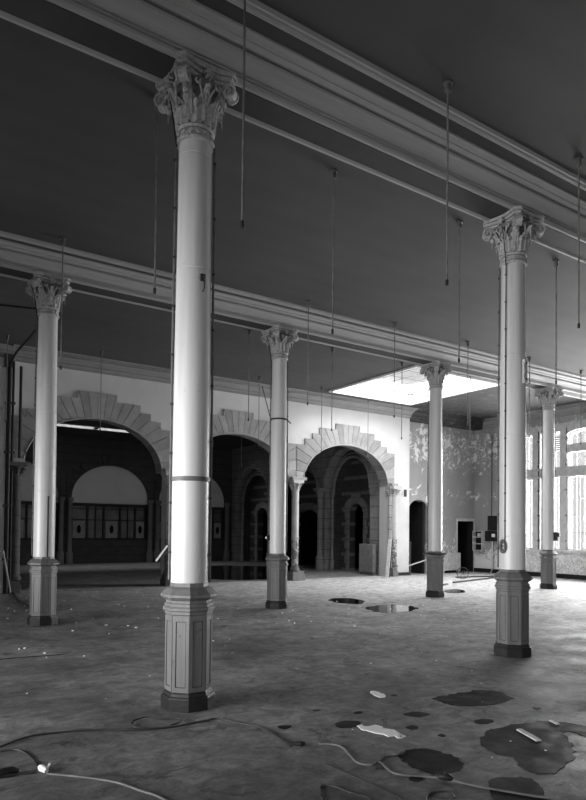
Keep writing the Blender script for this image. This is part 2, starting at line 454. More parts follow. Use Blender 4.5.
def window_x(idx, c_, h, arched, xw, sgn=1):
    """one framed window light with its panes, in a wall at x = xw"""
    root = bpy.data.objects.new('window_%d' % idx, None); COL.objects.link(root); root.location = (xw, c_, 0); root['kind'] = 'structure'
    fr = NB(); t = .035
    xa = .10*sgn
    for s in (-1, 1): box(fr, xa-.03, xa+.03, s*h-t/2-(.012*s), s*h+t/2-(.012*s), WZ0, WZ1-(.15 if arched else 0))
    for z in (WZ0+.02, 3.58, 3.94): box(fr, xa-.03, xa+.03, -h, h, z-.02, z+.02)
    if not arched: box(fr, xa-.03, xa+.03, -h, h, WZ1-.04, WZ1)
    else:
        box(fr, xa-.05, xa+.05, -h, h, 4.45, 4.74)
        tube(fr, [(xa, h*math.cos(PI*i/12), 5.0+.2*math.sin(PI*i/12)) for i in range(13)], .025, 6)
    o = build('window_frame', fr, 'frame_paint', root)
    gb = NB(); nb = 3 if h > .5 else 2
    for k in range(1, nb+1):
        y = -h+2*h*k/(nb+1); box(gb, xa-.012, xa+.012, y-.01, y+.01, WZ0, WZ1-.03)
    for z in (1.62, 2.2, 2.8, 4.25, 4.95): box(gb, xa-.012, xa+.012, -h, h, z-.009, z+.009)
    # protective bars of the lower part outside
    nn = 9 if h > .5 else 5
    for k in range(nn):
        y = -h+2*h*(k+.5)/nn; box(gb, xa+.14*sgn-.006, xa+.14*sgn+.006, y-.006, y+.006, WZ0, 3.58)
    build('glazing_bars', gb, 'frame_paint', root)
    p = NB(); box(p, xa-.002, xa+.002, -h, h, WZ0, WZ1-.06); build('window_pane', p, 'window_glass', root)
    return root
for i, (c_, h) in enumerate(lights): window_x(i+1, c_, h, h > .5, XR)

# left and rear walls of the hall (behind the camera); unseen, distance and low windows set for the column light
lops = [(c_, 1.25, .55, 2.6, 0) for c_ in (3.4, 6.3, 9.2)]
bm = NB(); arcade(bm, MX, YB, YR, 0, ZC, XL-.35, XL, lops); build('wall_left', bm, 'plaster_white', kind='structure')
bops = [(c_, 1.1, .55, 2.6, 0) for c_ in (0.5, 4, 7.5, 11, 14.5, 18)]
bm = NB(); arcade(bm, MY, XL-.35, XR+.35, 0, ZC, YB-.35, YB, bops); build('wall_rear', bm, 'plaster_white', kind='structure')
wn = len(lights)+1
for j, (ops, isx) in enumerate(((lops, True), (bops, False))):
    for (c_, h, z0, z1, _) in ops:
        root = bpy.data.objects.new('window_%d' % wn, None); wn += 1; COL.objects.link(root); root['kind'] = 'structure'
        root.location = (XL-.1, c_, 0) if isx else (c_, YB-.1, 0)
        if not isx: root.rotation_euler = (0, 0, PI/2)
        fb = NB()
        for s in (-1, 0, 1): box(fb, -.03, .03, s*h*.97-.03, s*h*.97+.03, z0, z1)
        for z in (z0+.03, 1.6, z1-.03): box(fb, -.03, .03, -h, h, z-.03, z+.03)
        build('window_frame', fb, 'frame_paint', root)
        p = NB(); box(p, -.002, .002, -h, h, z0, z1); build('window_pane', p, 'window_glass', root)

# skirtings
bm = NB(); box(bm, XR-.05, XR-.02, YB, YR, 0, .16); build('baseboard_right', bm, 'black_paint', kind='structure')
bm = NB(); box(bm, 17.88, 19.44, YR-.03, YR, 0, .14); box(bm, 16.46, 16.79, YR-.03, YR, 0, .14); box(bm, 15.9, 16.45, YW-.03, YW, 0, .12)
build('baseboard_front', bm, 'black_paint', kind='structure')
# door frame in the corner
bm = NB()
box(bm, 19.38, 19.455, YR-.03, YR+.06, 0, 2.1); box(bm, 20.39, 20.45, YR-.04, YR+.06, 0, 2.1); box(bm, 19.36, 20.45, YR-.05, YR+.06, 2.04, 2.14)
build('door_1', bm, 'panel_pale', kind='structure')
# corner mould and wall battens on the right-hand corner
# ------------------------------------------------------------------ beams
def beam(yc, name):
    root = bpy.data.objects.new(name, None); COL.objects.link(root); root.location = (0, yc, 0); root['kind'] = 'structure'
    root['label'] = 'moulded plaster ceiling beam over the near columns' if yc < 8 else 'moulded plaster ceiling beam over the far row of columns'
    for s in (-1, 1):
        P = [(.0, 5.75), (.155, 5.75), (.175, 5.735), (.20, 5.735), (.215, 5.755), (.215, 5.785), (.20, 5.787), (.20, 5.80), (.226, 5.80), (.226, 5.812), (.212, 5.814), (.212, 5.825), (.238, 5.825), (.238, 5.832),
             (.242, 5.832), (.250, 5.85), (.275, 5.885), (.315, 5.915), (.345, 5.925), (.345, 5.955), (.30, 5.955), (.30, 5.985), (.378, 5.965), (.392, 5.975), (.42, 5.985), (.42, 6.0), (.46, 6.005), (.485, 6.02), (.50, 6.02), (.50, 6.06), (0, 6.06)]
        if s == 1: P = [(.0, 5.75), (.155, 5.75), (.175, 5.725), (.205, 5.725), (.225, 5.745), (.225, 6.06), (0, 6.06)]
        bm = NB(); profile_x(bm, [(y*s, z) for y, z in P], XL+.02, XR-.02)
        build('beam_moulding', bm, 'beam_paint', root)
        Q = [(.680, 6.06), (.680, 6.01), (.695, 5.995), (.71, 6.0), (.715, 6.015), (.725, 5.99), (.745, 5.985), (.755, 6.01), (.77, 5.995), (.79, 6.0), (.80, 6.06)]
        if s == 1: continue
        bm = NB(); profile_x(bm, [(y*s, z) for y, z in Q], XL+.02, XR-.02)
        build('border_moulding', bm, 'beam_paint', root)
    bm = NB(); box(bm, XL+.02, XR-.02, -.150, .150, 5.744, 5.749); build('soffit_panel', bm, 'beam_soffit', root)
    return root
Y1, Y2 = 5.34, 11.09
beam(Y1, 'trim_7'); beam(Y2, 'trim_8')
beam(-.41, 'trim_9')
# cornice along the arcade wall and the right wall
def cornice(bm, run, a0, a1, w, s):
    P = [(0, 5.73), (.02, 5.73), (.03, 5.75), (.015, 5.76), (.015, 5.77), (.06, 5.79), (.10, 5.83), (.08, 5.85), (.11, 5.87), (.16, 5.90), (.17, 5.92), (.22, 5.93), (.27, 5.965), (.25, 5.985), (.33, 5.985), (.34, 6.0), (.32, 6.015), (.44, 6.005), (.45, 6.05), (0, 6.05)]
    poly = [(w-s*u, z) for u, z in P]
    (profile_x if run == 'x' else profile_y)(bm, poly, a0, a1)
bm = NB(); cornice(bm, 'x', 2.86, 16.45, YW, 1); build('trim_10', bm, 'cornice_plaster', kind='structure')
bm = NB(); cornice(bm, 'x', 16.45, XR, YW, 1); build('trim_14', bm, 'ceiling_paint', kind='structure')  # same cornice in dark peeling ceiling tone, with the skylight's shadow painted in
bm = NB(); box(bm, 16.46, XR, YW, YR, 5.72, 6.03); build('trim_11', bm, 'ceiling_paint', kind='structure')
bm = NB(); cornice(bm, 'y', YB, YR, XR, 1); build('trim_12', bm, 'cornice_plaster', kind='structure')
bm = NB(); box(bm, 1.2, 2.95, YW-.28, YW, 5.74, 5.9); box(bm, 1.2, 3.0, YW-.34, YW, 5.9, 6.04); build('trim_13', bm, 'cornice_plaster', kind='structure', bevel=.01)

# ------------------------------------------------------------------ skylight
sk = thing('skylight', ((SX0+SX1)/2, (SY0+SY1)/2, ZC), 'large rectangular glazed roof light set in the ceiling behind the far columns', 'skylight')
hx, hy = (SX1-SX0)/2, (SY1-SY0)/2
bm = NB()
for s in (-1, 1):
    box(bm, s*(hx+.04)-.04, s*(hx+.04)+.04, -hy-.08, hy+.08, -.05, .62)
    box(bm, -hx, hx, s*(hy+.04)-.04, s*(hy+.04)+.04, -.05, .62)
build('curb', bm, 'lead_curb', sk)
bm = NB()
for s in (-1, 1):
    box(bm, s*(hx-.14)-.02, s*(hx-.14)+.02, -hy, hy, .25, .27); box(bm, -hx, hx, s*(hy-.14)-.02, s*(hy-.14)+.02, .25, .27)
build('inner_frame', bm, 'dark_iron', sk)
bm = NB()
for k in range(1, 6): x = -hx+2*hx*k/6; box(bm, x-.006, x+.006, -hy, hy, .34, .355)
for k in range(1, 5): y = -hy+2*hy*k/5; box(bm, -hx, hx, y-.006, y+.006, .34, .355)
build('glazing_bars', bm, 'conduit_grey', sk)
bm = NB(); box(bm, -hx, hx, -hy, hy, .36, .364); build('glass_pane', bm, 'window_glass', sk)
vs = thing('skylight', ((VX0+VX1)/2, (VY0+VY1)/2, ZV), 'narrow strip roof light glimpsed through the leftmost arch', 'skylight')
bm = NB(); hx, hy = (VX1-VX0)/2, (VY1-VY0)/2
for s in (-1, 1): box(bm, s*(hx+.03)-.03, s*(hx+.03)+.03, -hy, hy, -.02, .5); box(bm, -hx, hx, s*(hy+.03)-.03, s*(hy+.03)+.03, -.02, .5)
build('curb', bm, 'panel_pale', vs)
bm = NB()
for k in (1, 2): x = -hx+2*hx*k/3; box(bm, x-.06, x+.06, -hy, hy, .0, .1)
build('glazing_bars', bm, 'void', vs)
bm = NB(); box(bm, -hx, hx, -hy, hy, .25, .255); build('glass_pane', bm, 'window_glass', vs)

# ------------------------------------------------------------------ arches
STEPS = [(.52, 5.2), (1.18, 5.0), (1.48, 4.79), (1.78, 4.59), (2.10, 4.38)]
def stepped_outline(hw, steps):
    P = [(0, steps[0][1])]; 
    for i, (u, z) in enumerate(steps):
        P.append((u, z))
        nz = steps[i+1][1] if i+1 < len(steps) else None
        if nz: P.append((u, nz))
    P.append((steps[-1][0], ASP)); return P
def voussoirs(bm, uc, h, zsp, rise, steps, mp, d0, d1, angs, gap=.007, legs=True):
    R = stepped_outline(h, steps)
    if zsp != ASP: R[-1] = (R[-1][0], zsp)
    def hit(a):   # ray from (0,zsp) at angle a (0=right, pi/2=up) with outline
        dx, dz = math.cos(a), math.sin(a); best = None
        for (p, q) in zip(R, R[1:]):
            ex, ez = q[0]-p[0], q[1]-p[1]; wx, wz = p[0], p[1]-zsp
            den = dx*ez-dz*ex
            if abs(den) < 1e-9: continue
            t = (wx*ez-wz*ex)/den; s = (wx*dz-wz*dx)/den
            if t > 0 and -1e-6 <= s <= 1+1e-6 and (best is None or t > best): best = t
        return (dx*best, zsp+dz*best)
    def inner(a):
        dx, dz = math.cos(a), math.sin(a); t = 1/math.sqrt((dx/h)**2+(dz/rise)**2); return (dx*t, zsp+dz*t)
    for a0, a1 in zip(angs, angs[1:]):
        for s in (1, -1):
            if s == -1 and a1 > PI/2+1e-6: continue
            A0, A1 = a0+gap*.5, a1-gap*.5
            pts = [inner(A0+(A1-A0)*k/4) for k in range(5)]
            o0, o1 = hit(A0), hit(min(A1, PI/2))
            mid = [p for p in R if A0 < math.atan2(p[1]-zsp, p[0]) < A1]
            mid.sort(key=lambda p: -math.atan2(p[1]-zsp, p[0]))
            poly = pts+[o1]+mid+[o0]
            extrude_poly(bm, [(uc+s*u, z) for u, z in poly], mp, d0, d1)
R_ = math.radians
ANG = [R_(x) for x in (0, 9, 18, 27, 36, 44.5, 53, 61, 68.5, 76, 83, 90)]
def colonnette(root, x, y, r=.12, z0=.32, mat='colonnette_stone'):
    bm = NB(); lathe(bm, [(r*1.35, z0), (r*1.35, z0+.05), (r*1.1, z0+.09), (r, z0+.13), (r, 2.88)], 20, x, y)
    sh = build('colonnette', bm, mat, root, smooth=True)
    bm = NB(); lathe(bm, [(r, 2.86), (r*1.2, 2.87), (r*1.2, 2.89), (r*1.02, 2.9), (r*1.15, 2.98), (r*1.5, 3.08), (r*1.55, 3.1)], 20, x, y)
    for k in range(8):
        a = k*PI/4; c_ = Vector((math.cos(a), math.sin(a), 0))
        tube(bm, [Vector((x, y, 2.9))+c_*r*1.02, Vector((x, y, 3.0))+c_*r*1.3, Vector((x, y, 3.06))+c_*r*1.75, Vector((x, y, 3.03))+c_*r*1.95], [.03, .03, .028, .015], 6)
    box(bm, x-r*1.75, x+r*1.75, y-r*1.75, y+r*1.6, 3.1, 3.2)
    build('colonnette_capital', bm, mat, sh)
labels = ['stepped stone arch nearest the left edge, with its opening on ticket windows',
          'stepped stone arch between the near tall column and the next far column',
          'brightly lit stepped stone arch right of centre, with striped masonry seen through it']
for i, uc in enumerate(ACX):
    root = thing('stone_arch', (uc, YW, 0), labels[i], 'arch', 'stepped stone arches')
    bm = NB()
    steps = [(u if u < 2 else 2.132, z) for u, z in STEPS]
    voussoirs(bm, 0, AH-.02, ASP, ARI-.02, steps, MY, -.045, .46, ANG)
    build('voussoirs', bm, 'arch_stone', root)
    bm = NB()   # thin roll moulding along the arch edge
    tube(bm, [((AH-.035)*math.cos(PI*k/40), -.045, ASP+(ARI-.035)*math.sin(PI*k/40)) for k in range(41)], .022, 8)
    build('edge_roll', bm, 'arch_stone', root, smooth=True)
    for s in (-1, 1):
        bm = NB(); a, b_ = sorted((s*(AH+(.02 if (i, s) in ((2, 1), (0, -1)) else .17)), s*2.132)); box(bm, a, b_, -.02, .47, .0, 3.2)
        build('jamb', bm, 'jamb_stone' if i == 2 and s > 0 else ('arch_stone_dim' if i else 'dark_stone'), root)  # left arch gets the darkest stone, shade put into the colour
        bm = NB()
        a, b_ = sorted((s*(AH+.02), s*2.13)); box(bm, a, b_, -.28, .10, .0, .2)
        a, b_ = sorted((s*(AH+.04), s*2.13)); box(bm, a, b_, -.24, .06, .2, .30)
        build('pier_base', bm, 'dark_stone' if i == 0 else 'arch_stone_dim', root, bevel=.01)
    colonnette(root, 2.03, -.14, .115)
    if i == 0: colonnette(root, -2.0, -.14, .115, mat='dark_stone')  # dark stone stands in for shade on this left colonnette
    if i == 2: colonnette(root, 1.88, -.10, .075, mat='jamb_stone')
    for s in (-1, 1):
        bm = NB(); a, b_ = sorted((s*(AH-.02), s*2.13)); box(bm, a, b_, -.26, .0, 3.2, 3.30)
        build('impost', bm, 'arch_stone', root, bevel=.01)

# ------------------------------------------------------------------ vestibule behind the arches
EX = 15.6; YBK = 29.0
BCX = [1.05, 5.2, 9.3, 13.4]
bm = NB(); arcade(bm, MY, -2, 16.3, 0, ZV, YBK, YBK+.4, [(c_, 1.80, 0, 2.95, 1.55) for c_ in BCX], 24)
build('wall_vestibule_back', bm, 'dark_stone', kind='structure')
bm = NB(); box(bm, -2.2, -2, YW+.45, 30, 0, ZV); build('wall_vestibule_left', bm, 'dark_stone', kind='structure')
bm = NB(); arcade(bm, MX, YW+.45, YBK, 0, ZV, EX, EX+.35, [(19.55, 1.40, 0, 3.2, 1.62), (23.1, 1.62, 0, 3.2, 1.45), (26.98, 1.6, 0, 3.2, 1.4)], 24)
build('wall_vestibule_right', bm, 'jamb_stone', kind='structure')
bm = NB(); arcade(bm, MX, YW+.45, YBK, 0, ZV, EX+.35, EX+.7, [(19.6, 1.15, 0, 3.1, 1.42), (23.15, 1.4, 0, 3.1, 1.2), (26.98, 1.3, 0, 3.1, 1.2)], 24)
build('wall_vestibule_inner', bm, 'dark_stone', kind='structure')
bm = NB(); arcade(bm, MX, YW+.45, YBK, 0, ZV, EX+.7, EX+1.0, [(19.75, .46, 0, 2.35, .35), (23.2, .95, 0, 2.15, .38), (27.0, .5, 0, 2.3, .4)], 16)
build('wall_vestibule_end', bm, 'striped_masonry', kind='structure')
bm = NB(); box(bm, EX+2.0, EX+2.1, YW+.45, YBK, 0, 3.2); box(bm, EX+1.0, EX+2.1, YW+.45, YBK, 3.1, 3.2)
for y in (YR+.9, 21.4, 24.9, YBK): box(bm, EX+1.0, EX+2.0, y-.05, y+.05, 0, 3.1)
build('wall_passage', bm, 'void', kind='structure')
# arch mouldings of the blind arches and colonnettes between them
def ringx(bm, yc, h, zsp, rise, x, r, n=36):
    tube(bm, [(x, yc+h*math.cos(PI*k/n), zsp+rise*math.sin(PI*k/n)) for k in range(n+1)], r, 8)
lab = ['blind archway with a narrow round-headed doorway seen through the bright arch', 'blind archway over a wide low dark opening deep behind the bright arch', 'blind archway with a small doorway deep behind the middle arch']
for j, (yc, dy, dh, dz, dr) in enumerate(((19.55, 19.75, .46, 2.35, .35), (23.1, 23.2, .95, 2.15, .38), (26.98, 27.0, .5, 2.3, .4))):
    root = thing('blind_archway', (EX, yc, 0), lab[j], 'archway')
    bm = NB(); rr = (1.62, 1.45, 1.4)[j]; r2 = (1.42, 1.2, 1.2)[j]; HO = (1.40, 1.62, 1.6)[j]; HI = (1.15, 1.4, 1.3)[j]; io = (.05, .05, 0)[j]
    ringx(bm, 0, HO+.04, 3.2, rr+.04, -.03, .06); ringx(bm, 0, HO+.16, 3.2, rr+.18, -.02, .035); build('outer_roll', bm, 'jamb_stone', root, smooth=True)
    bm = NB(); ringx(bm, io, HI+.03, 3.1, r2+.03, .30, .06); ringx(bm, io, HI+.15, 3.1, r2+.17, .31, .04); build('inner_roll', bm, 'jamb_stone', root, smooth=True)
    for s in (-1, 1):
        bm = NB(); lathe(bm, [(.09, 0), (.09, .4), (.065, .45), (.065, 2.98), (.11, 3.1), (.11, 3.18)], 14, .28, io+s*(HI+.07))
        build('inner_shaft', bm, 'jamb_stone', root, smooth=True)
    # archivolt surround round the door
    bm = NB(); ang = [R_(x) for x in (0, 18, 36, 54, 72, 90)]
    st = [(dh+.26, dz+dr+.34)] if j == 0 else [(dh+.22, dz+dr+.3)]
    n = 18
    for k in range(n):
        a0, a1 = PI*k/n+.01, PI*(k+1)/n-.01
        po = lambda a, e: (dy-yc+(dh+e)*math.cos(a), dz+(dr+e)*math.sin(a))
        top = .30 + (.12 if j == 0 and 7 <= k <= 10 else 0)
        extrude_poly(bm, [po(a0, .0), po(a1, .0), po(a1, top), po(a0, top)], MX, .60, .72)
    build('door_archivolt', bm, 'jamb_stone', root)
    for s in (-1, 1):
        bm = NB()
        for k in range(8):
            w = .24 if k % 2 else .16
            a, b_ = sorted((dy-yc+s*dh, dy-yc+s*(dh+w))); box(bm, .63, .70, a, b_, k*dz/8+.004, (k+1)*dz/8-.004)
        build('door_jamb', bm, 'jamb_stone', root)
for k, (y, l) in enumerate(((21.1, 'slender stone column standing between the first two blind archways'), (25.0, 'slender stone column deeper in, between the last two blind archways'))):
    root = thing('stone_column', (EX-.14, y, 0), l, 'column')
    bm = NB(); lathe(bm, [(.17, 0), (.17, .5), (.14, .54), (.115, .6), (.115, 3.02)], 18); build('shaft', bm, 'jamb_stone', root, smooth=True)
    bm = NB(); lathe(bm, [(.115, 3.0), (.14, 3.03), (.12, 3.06), (.2, 3.2), (.2, 3.22)], 18); box(bm, -.22, .14, -.22, .22, 3.22, 3.34); build('column_capital', bm, 'jamb_stone', root)
# ticket screens in the back arches
TL = ['wooden ticket screen half hidden behind the far left column and the pipes',
      'wooden ticket screen with paper notices under a pale lunette, centred in the leftmost arch',
      'wooden ticket screen under a pale lunette, seen just right of the nearest column']
for j, uc in enumerate(BCX[1:4]):
    root = thing('ticket_screen', (uc, YBK+.1, 0), [name_ for name_ in TL][j], 'ticket window')
    bm = NB(); n = 24
    P = [(-1.8, 2.72)]+[(1.8*math.cos(PI-PI*k/n), 2.95+1.55*math.sin(PI*k/n)) for k in range(n+1)]+[(1.8, 2.72)]
    extrude_poly(bm, P, MY, .0, .08); build('lunette', bm, 'lunette_plaster', root)
    bm = NB(); box(bm, -1.8, 1.8, -.05, .12, 0, 1.05); build('parapet', bm, 'dark_stone', root)
    bm = NB(); box(bm, -1.8, 1.8, .0, .08, 2.58, 2.74); box(bm, -1.8, 1.8, .0, .08, 1.05, 1.15)
    box(bm, -1.8, 1.8, .0, .06, 1.95, 2.0); box(bm, -1.8, 1.8, 0, .06, 2.46, 2.5)
    xs = [-1.77, -1.09, -.95, -.35, -.21, .42, .56, 1.14, 1.28, 1.77]
    for x in (-1.77, -1.02, -.28, .49, 1.21, 1.70): box(bm, x-.045, x+.045, 0, .08, 1.1, 2.6)
    for x in (-.65, .85): box(bm, x-.02, x+.02, 0, .06, 1.1, 2.6)
    build('screen_frame', bm, 'timber_dark', root)
    bm = NB(); box(bm, -1.75, 1.75, .07, .075, 1.15, 2.58); build('screen_panes', bm, 'booth_pane', root)
    for x in (-1.39, .10, 1.46):
        bm = NB(); box(bm, x-.27, x+.27, .045, .055, 1.15, 1.93); pn = build('paper_notice', bm, 'booth_paper', root)
        bm = NB()
        vs_ = [bm.verts.new((x+.09*math.cos(2*PI*k/20), .04, 1.55+.19*math.sin(2*PI*k/20))) for k in range(20)]
        f = bm.faces.new(vs_); r = bmesh.ops.extrude_face_region(bm, geom=[f]); bmesh.ops.translate(bm, verts=[v for v in r['geom'] if isinstance(v, bmesh.types.BMVert)], vec=(0, -.01, 0))
        build('speaking_hole', bm, 'void', pn)
    bm = NB()
    voussoirs(bm, 0, 1.78, 2.95, 1.53, [(.45, 4.95), (1.0, 4.75), (1.4, 4.5), (1.75, 4.25), (2.0, 4.0)], MY, -.16, -.1, ANG[::2]+[PI/2] if False else ANG)
    build('voussoirs', bm, 'dark_stone', root)
    for s in (-1, 1):
        bm = NB(); lathe(bm, [(.16, 0), (.16, .5), (.11, .6), (.11, 2.75), (.16, 2.85), (.16, 2.95)], 14, s*1.86, -.22)
        build('screen_shaft', bm, 'arch_stone_dim', root, smooth=True)
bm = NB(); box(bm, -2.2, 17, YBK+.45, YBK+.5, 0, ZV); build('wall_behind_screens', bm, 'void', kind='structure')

# ------------------------------------------------------------------ columns
def octa(bm, prof, phase=PI/8):
    prof = [(r/math.cos(PI/8), z) for r, z in prof]
    lathe(bm, prof, 8, 0, 0, phase=phase)
def make_pedestal(root):
    bm = NB(); octa(bm, [(.190, .15), (.190, .835), (.200, .845), (.200, .868), (.214, .878), (.214, .902), (.202, .912), (.202, .938), (.190, .943), (.190, .965),
                         (.206, .972), (.222, .988), (.236, .996), (.236, 1.018), (.222, 1.03), (.19, 1.068), (.160, 1.085), (.158, 1.12)])
    ped = build('pedestal', bm, 'pedestal_paint', root)
    bm = NB(); octa(bm, [(.222, 0), (.222, .105), (.216, .12), (.205, .125), (.198, .15), (.188, .165)]); build('plinth', bm, 'plinth_black', ped)
    # raised frames that leave a sunk panel on each face
    for k in range(8):
        a = k*PI/4; nrm = Vector((math.cos(a), math.sin(a), 0)); tn = Vector((-math.sin(a), math.cos(a), 0)); zz = Vector((0, 0, 1))
        c0 = nrm*.1915
        bm = NB()
        for (u0, u1, z0, z1) in ((-.077, -.048, .17, .825), (.048, .077, .17, .825), (-.048, .048, .17, .205), (-.048, .048, .785, .825)):
            obox(bm, c0+tn*(u0+u1)/2+zz*(z0+z1)/2, nrm, tn, zz, .004, (u1-u0)/2, (z1-z0)/2)
        build('panel_frame', bm, 'pedestal_paint', ped)
        bm = NB()
        for u in (-.046, .046): obox(bm, nrm*.191+tn*u+zz*.495, nrm, tn, zz, .0015, .0035, .29)
        for z in (.207, .783): obox(bm, nrm*.191+zz*z, nrm, tn, zz, .0015, .05, .0035)
        build('panel_groove', bm, 'black_paint', ped)
def make_shaft(root, r0=.168, r1=.151, rings=()):
    bm = NB(); prof = [(r0*1.0, 1.12)]
    n = 24; zs = [1.12+(5.13-1.12)*k/n for k in range(n+1)]
    allz = sorted(set(zs+[z+d for z in rings for d in (-.008, -.004, .004, .008)]))
    prof = []
    for z in allz:
        t = (z-1.12)/4.01; r = r0+(r1-r0)*t+.006*math.sin(PI*min(1, t*1.3))
        if any(abs(z-q) < .005 for q in rings): r -= .004
        prof.append((r, z))
    lathe(bm, prof, 48); return build('shaft', bm, 'shaft_paint', root, smooth=True)
def make_capital(root):
    bm = NB()
    lathe(bm, [(.155, 5.12), (.172, 5.125), (.178, 5.14), (.172, 5.155), (.158, 5.16), (.156, 5.225), (.170, 5.23), (.178, 5.243), (.170, 5.256), (.155, 5.26),
               (.158, 5.262)], 36)
    cap = build('capital', bm, 'capital_paint', root, smooth=True)
    bm = NB(); lathe(bm, [(.150, 5.25), (.150, 5.34), (.160, 5.44), (.183, 5.54), (.222, 5.62), (.24, 5.64)], 36); build('bell', bm, 'capital_recess_shade', cap, smooth=True)
    bm = NB()
    for z in (5.162, 5.222): tube(bm, [(math.cos(t*PI/18)*.1555, math.sin(t*PI/18)*.1555, z) for t in range(36)], .006, 6, True)
    build('neck_groove', bm, 'capital_recess_shade', cap)
    bm = NB()   # bead and lozenge band
    for k in range(14):
        a = 2*PI*k/14; c_ = Vector((math.cos(a)*.158, math.sin(a)*.158, 5.192)); nrm = Vector((math.cos(a), math.sin(a), 0)); tn = Vector((-math.sin(a), math.cos(a), 0)); z_ = Vector((0, 0, 1))
        q = (tn+z_).normalized(); w = (z_-tn).normalized(); obox(bm, c_, nrm, q, w, .010, .016, .016)
    build('lozenge_band', bm, 'capital_paint', cap)
    # abacus: concave sides, clipped corners, stepped in three courses
    bm = NB()
    def ab(h, cc, z0, z1):
        pts = []
        for k in range(4):
            a = k*PI/2; ca, sa = math.cos(a), math.sin(a)
            for t in range(-5, 6):
                u = t/5*(h-cc); d = h-.055*(1-(t/5)**2)
                pts.append((ca*d-sa*u, sa*d+ca*u))
        extrude_poly(bm, pts, MY if False else (lambda u, d, z: (u, z, d)), z0, z1)
    ab(.265, .05, 5.635, 5.660); ab(.285, .06, 5.668, 5.70); ab(.305, .07, 5.708, 5.748)
    build('abacus', bm, 'capital_paint', cap)
    bm = NB(); ab(.26, .05, 5.64, 5.668); ab(.28, .06, 5.69, 5.71); build('abacus_groove', bm, 'capital_recess_shade', cap)
    # acanthus leaves, two tiers
    def leaf(a, z0, H, rr, w, curl):
        bm = NB(); rows = 9; cols_ = 7; V = []
        for i in range(rows+1):
            t = i/rows
            if t < .75: out = rr(z0+H*t)+.008+.012*t; z = z0+H*t
            else:
                s = (t-.75)/.25; out = rr(z0+H*.75)+.02+curl*math.sin(s*PI*.62); z = z0+H*(.75+.17*math.sin(s*PI*.8))
            ww = w*(.55+.6*math.sin(PI*min(1, t*.9+.12)))*(1-.55*max(0, t-.7)/.3); ww *= 1+.16*math.cos(i*PI)
            row = []
            for j in range(-cols_//2+1, cols_//2+1):
                u = j/(cols_//2)*ww; dep = out-.018*abs(j)/3*(1.2)+(.010 if j == 0 else 0)
                row.append(bm.verts.new((math.cos(a)*dep-math.sin(a)*u, math.sin(a)*dep+math.cos(a)*u, z-.012*abs(j)/3*(i % 2))))
            V.append(row)
        for A, B in zip(V, V[1:]):
            for p in range(len(A)-1): bm.faces.new((A[p], A[p+1], B[p+1], B[p]))
        bmesh.ops.recalc_face_normals(bm, faces=bm.faces)
        bmesh.ops.solidify(bm, geom=bm.faces[:], thickness=.008)
        build('acanthus_leaf', bm, 'capital_paint', cap, smooth=True)
    bell = lambda z: .156+.09*max(0, (z-5.3)/.33)**2
    for k in range(8): leaf(k*PI/4+PI/8, 5.26, .20, bell, .052, .05)
    for k in range(8): leaf(k*PI/4, 5.28, .31, bell, .05, .075)
    # corner volutes
    for k in range(4):
        a = PI/4+k*PI/2; er = Vector((math.cos(a), math.sin(a), 0)); tn = Vector((-math.sin(a), math.cos(a), 0)); c0 = Vector((0, 0, 0))+er*.335; zc = 5.565
        bm = NB(); zv = Vector((0, 0, 1)); zc = 5.575; c0 = er*.325
        pts = [(.170, 5.33), (.182, 5.42), (.205, 5.50), (.24, 5.57), (.285, 5.622), (.325, 5.636)]
        for i in range(1, 20):
            th = PI/2-i*.5; rad = .068*(1-i/21)
            pts.append((.325+math.cos(th)*rad, zc+math.sin(th)*rad))
        for (pa, pb) in zip(pts, pts[1:]):
            A_, B_ = er*pa[0]+zv*pa[1], er*pb[0]+zv*pb[1]; dd = (B_-A_); L = dd.length; dd.normalize(); nn_ = dd.cross(tn)
            w_ = .026+.022*min(1, (pa[0]-.17)/.15) if pa[1] < 5.63 and pa[0] < .3 else .048
            obox(bm, (A_+B_)/2, dd, tn, nn_, L/2+.003, w_, .006)
            for sd in (-1, 1): obox(bm, (A_+B_)/2+tn*sd*w_, dd, tn, nn_, L/2+.003, .009, .013)
        build('volute', bm, 'capital_paint', cap)
        bm = NB(); bmesh.ops.create_uvsphere(bm, u_segments=12, v_segments=8, radius=1, matrix=Matrix.Translation(er*.325+Vector((0, 0, zc))) @ Matrix.Rotation(a, 4, 'Z') @ Matrix.Diagonal((.022, .058, .022, 1)))
        build('volute_eye', bm, 'capital_paint', cap, smooth=True)
        bm = NB(); bmesh.ops.create_uvsphere(bm, u_segments=12, v_segments=8, radius=1, matrix=Matrix.Translation(er*.265+Vector((0, 0, 5.49))) @ Matrix.Diagonal((.028, .028, .034, 1)))
        build('bud', bm, 'capital_paint', cap, smooth=True)
    # rosette in the middle of each side, with caulicole stems
    for k in range(4):
        a = k*PI/2; er = Vector((math.cos(a), math.sin(a), 0)); tn = Vector((-math.sin(a), math.cos(a), 0)); bm = NB()
        for q in range(6):
            b_ = q*PI/3; obox(bm, er*.262+Vector((0, 0, 5.66))+(tn*math.cos(b_)+Vector((0, 0, math.sin(b_))))*.026, er, tn*math.cos(b_)+Vector((0, 0, math.sin(b_))), Vector((0, 0, math.cos(b_)))-tn*math.sin(b_), .018, .022, .011)
        for sd in (-1, 1):
            pts = [er*.19+Vector((0, 0, 5.42))+tn*sd*.01, er*.22+Vector((0, 0, 5.52))+tn*sd*.05, er*.245+Vector((0, 0, 5.58))+tn*sd*.085]
            for i in range(1, 12):
                th = (PI*.3-i*.5); rad = .036*(1-i/14)
                pts.append(er*(.25)+Vector((0, 0, 5.575+math.sin(th)*rad))+tn*sd*(.105-math.cos(th)*rad*-1*-1))
            tube(bm, pts, [.010]*len(pts), 6)
        build('rosette', bm, 'capital_paint', cap)
    return cap
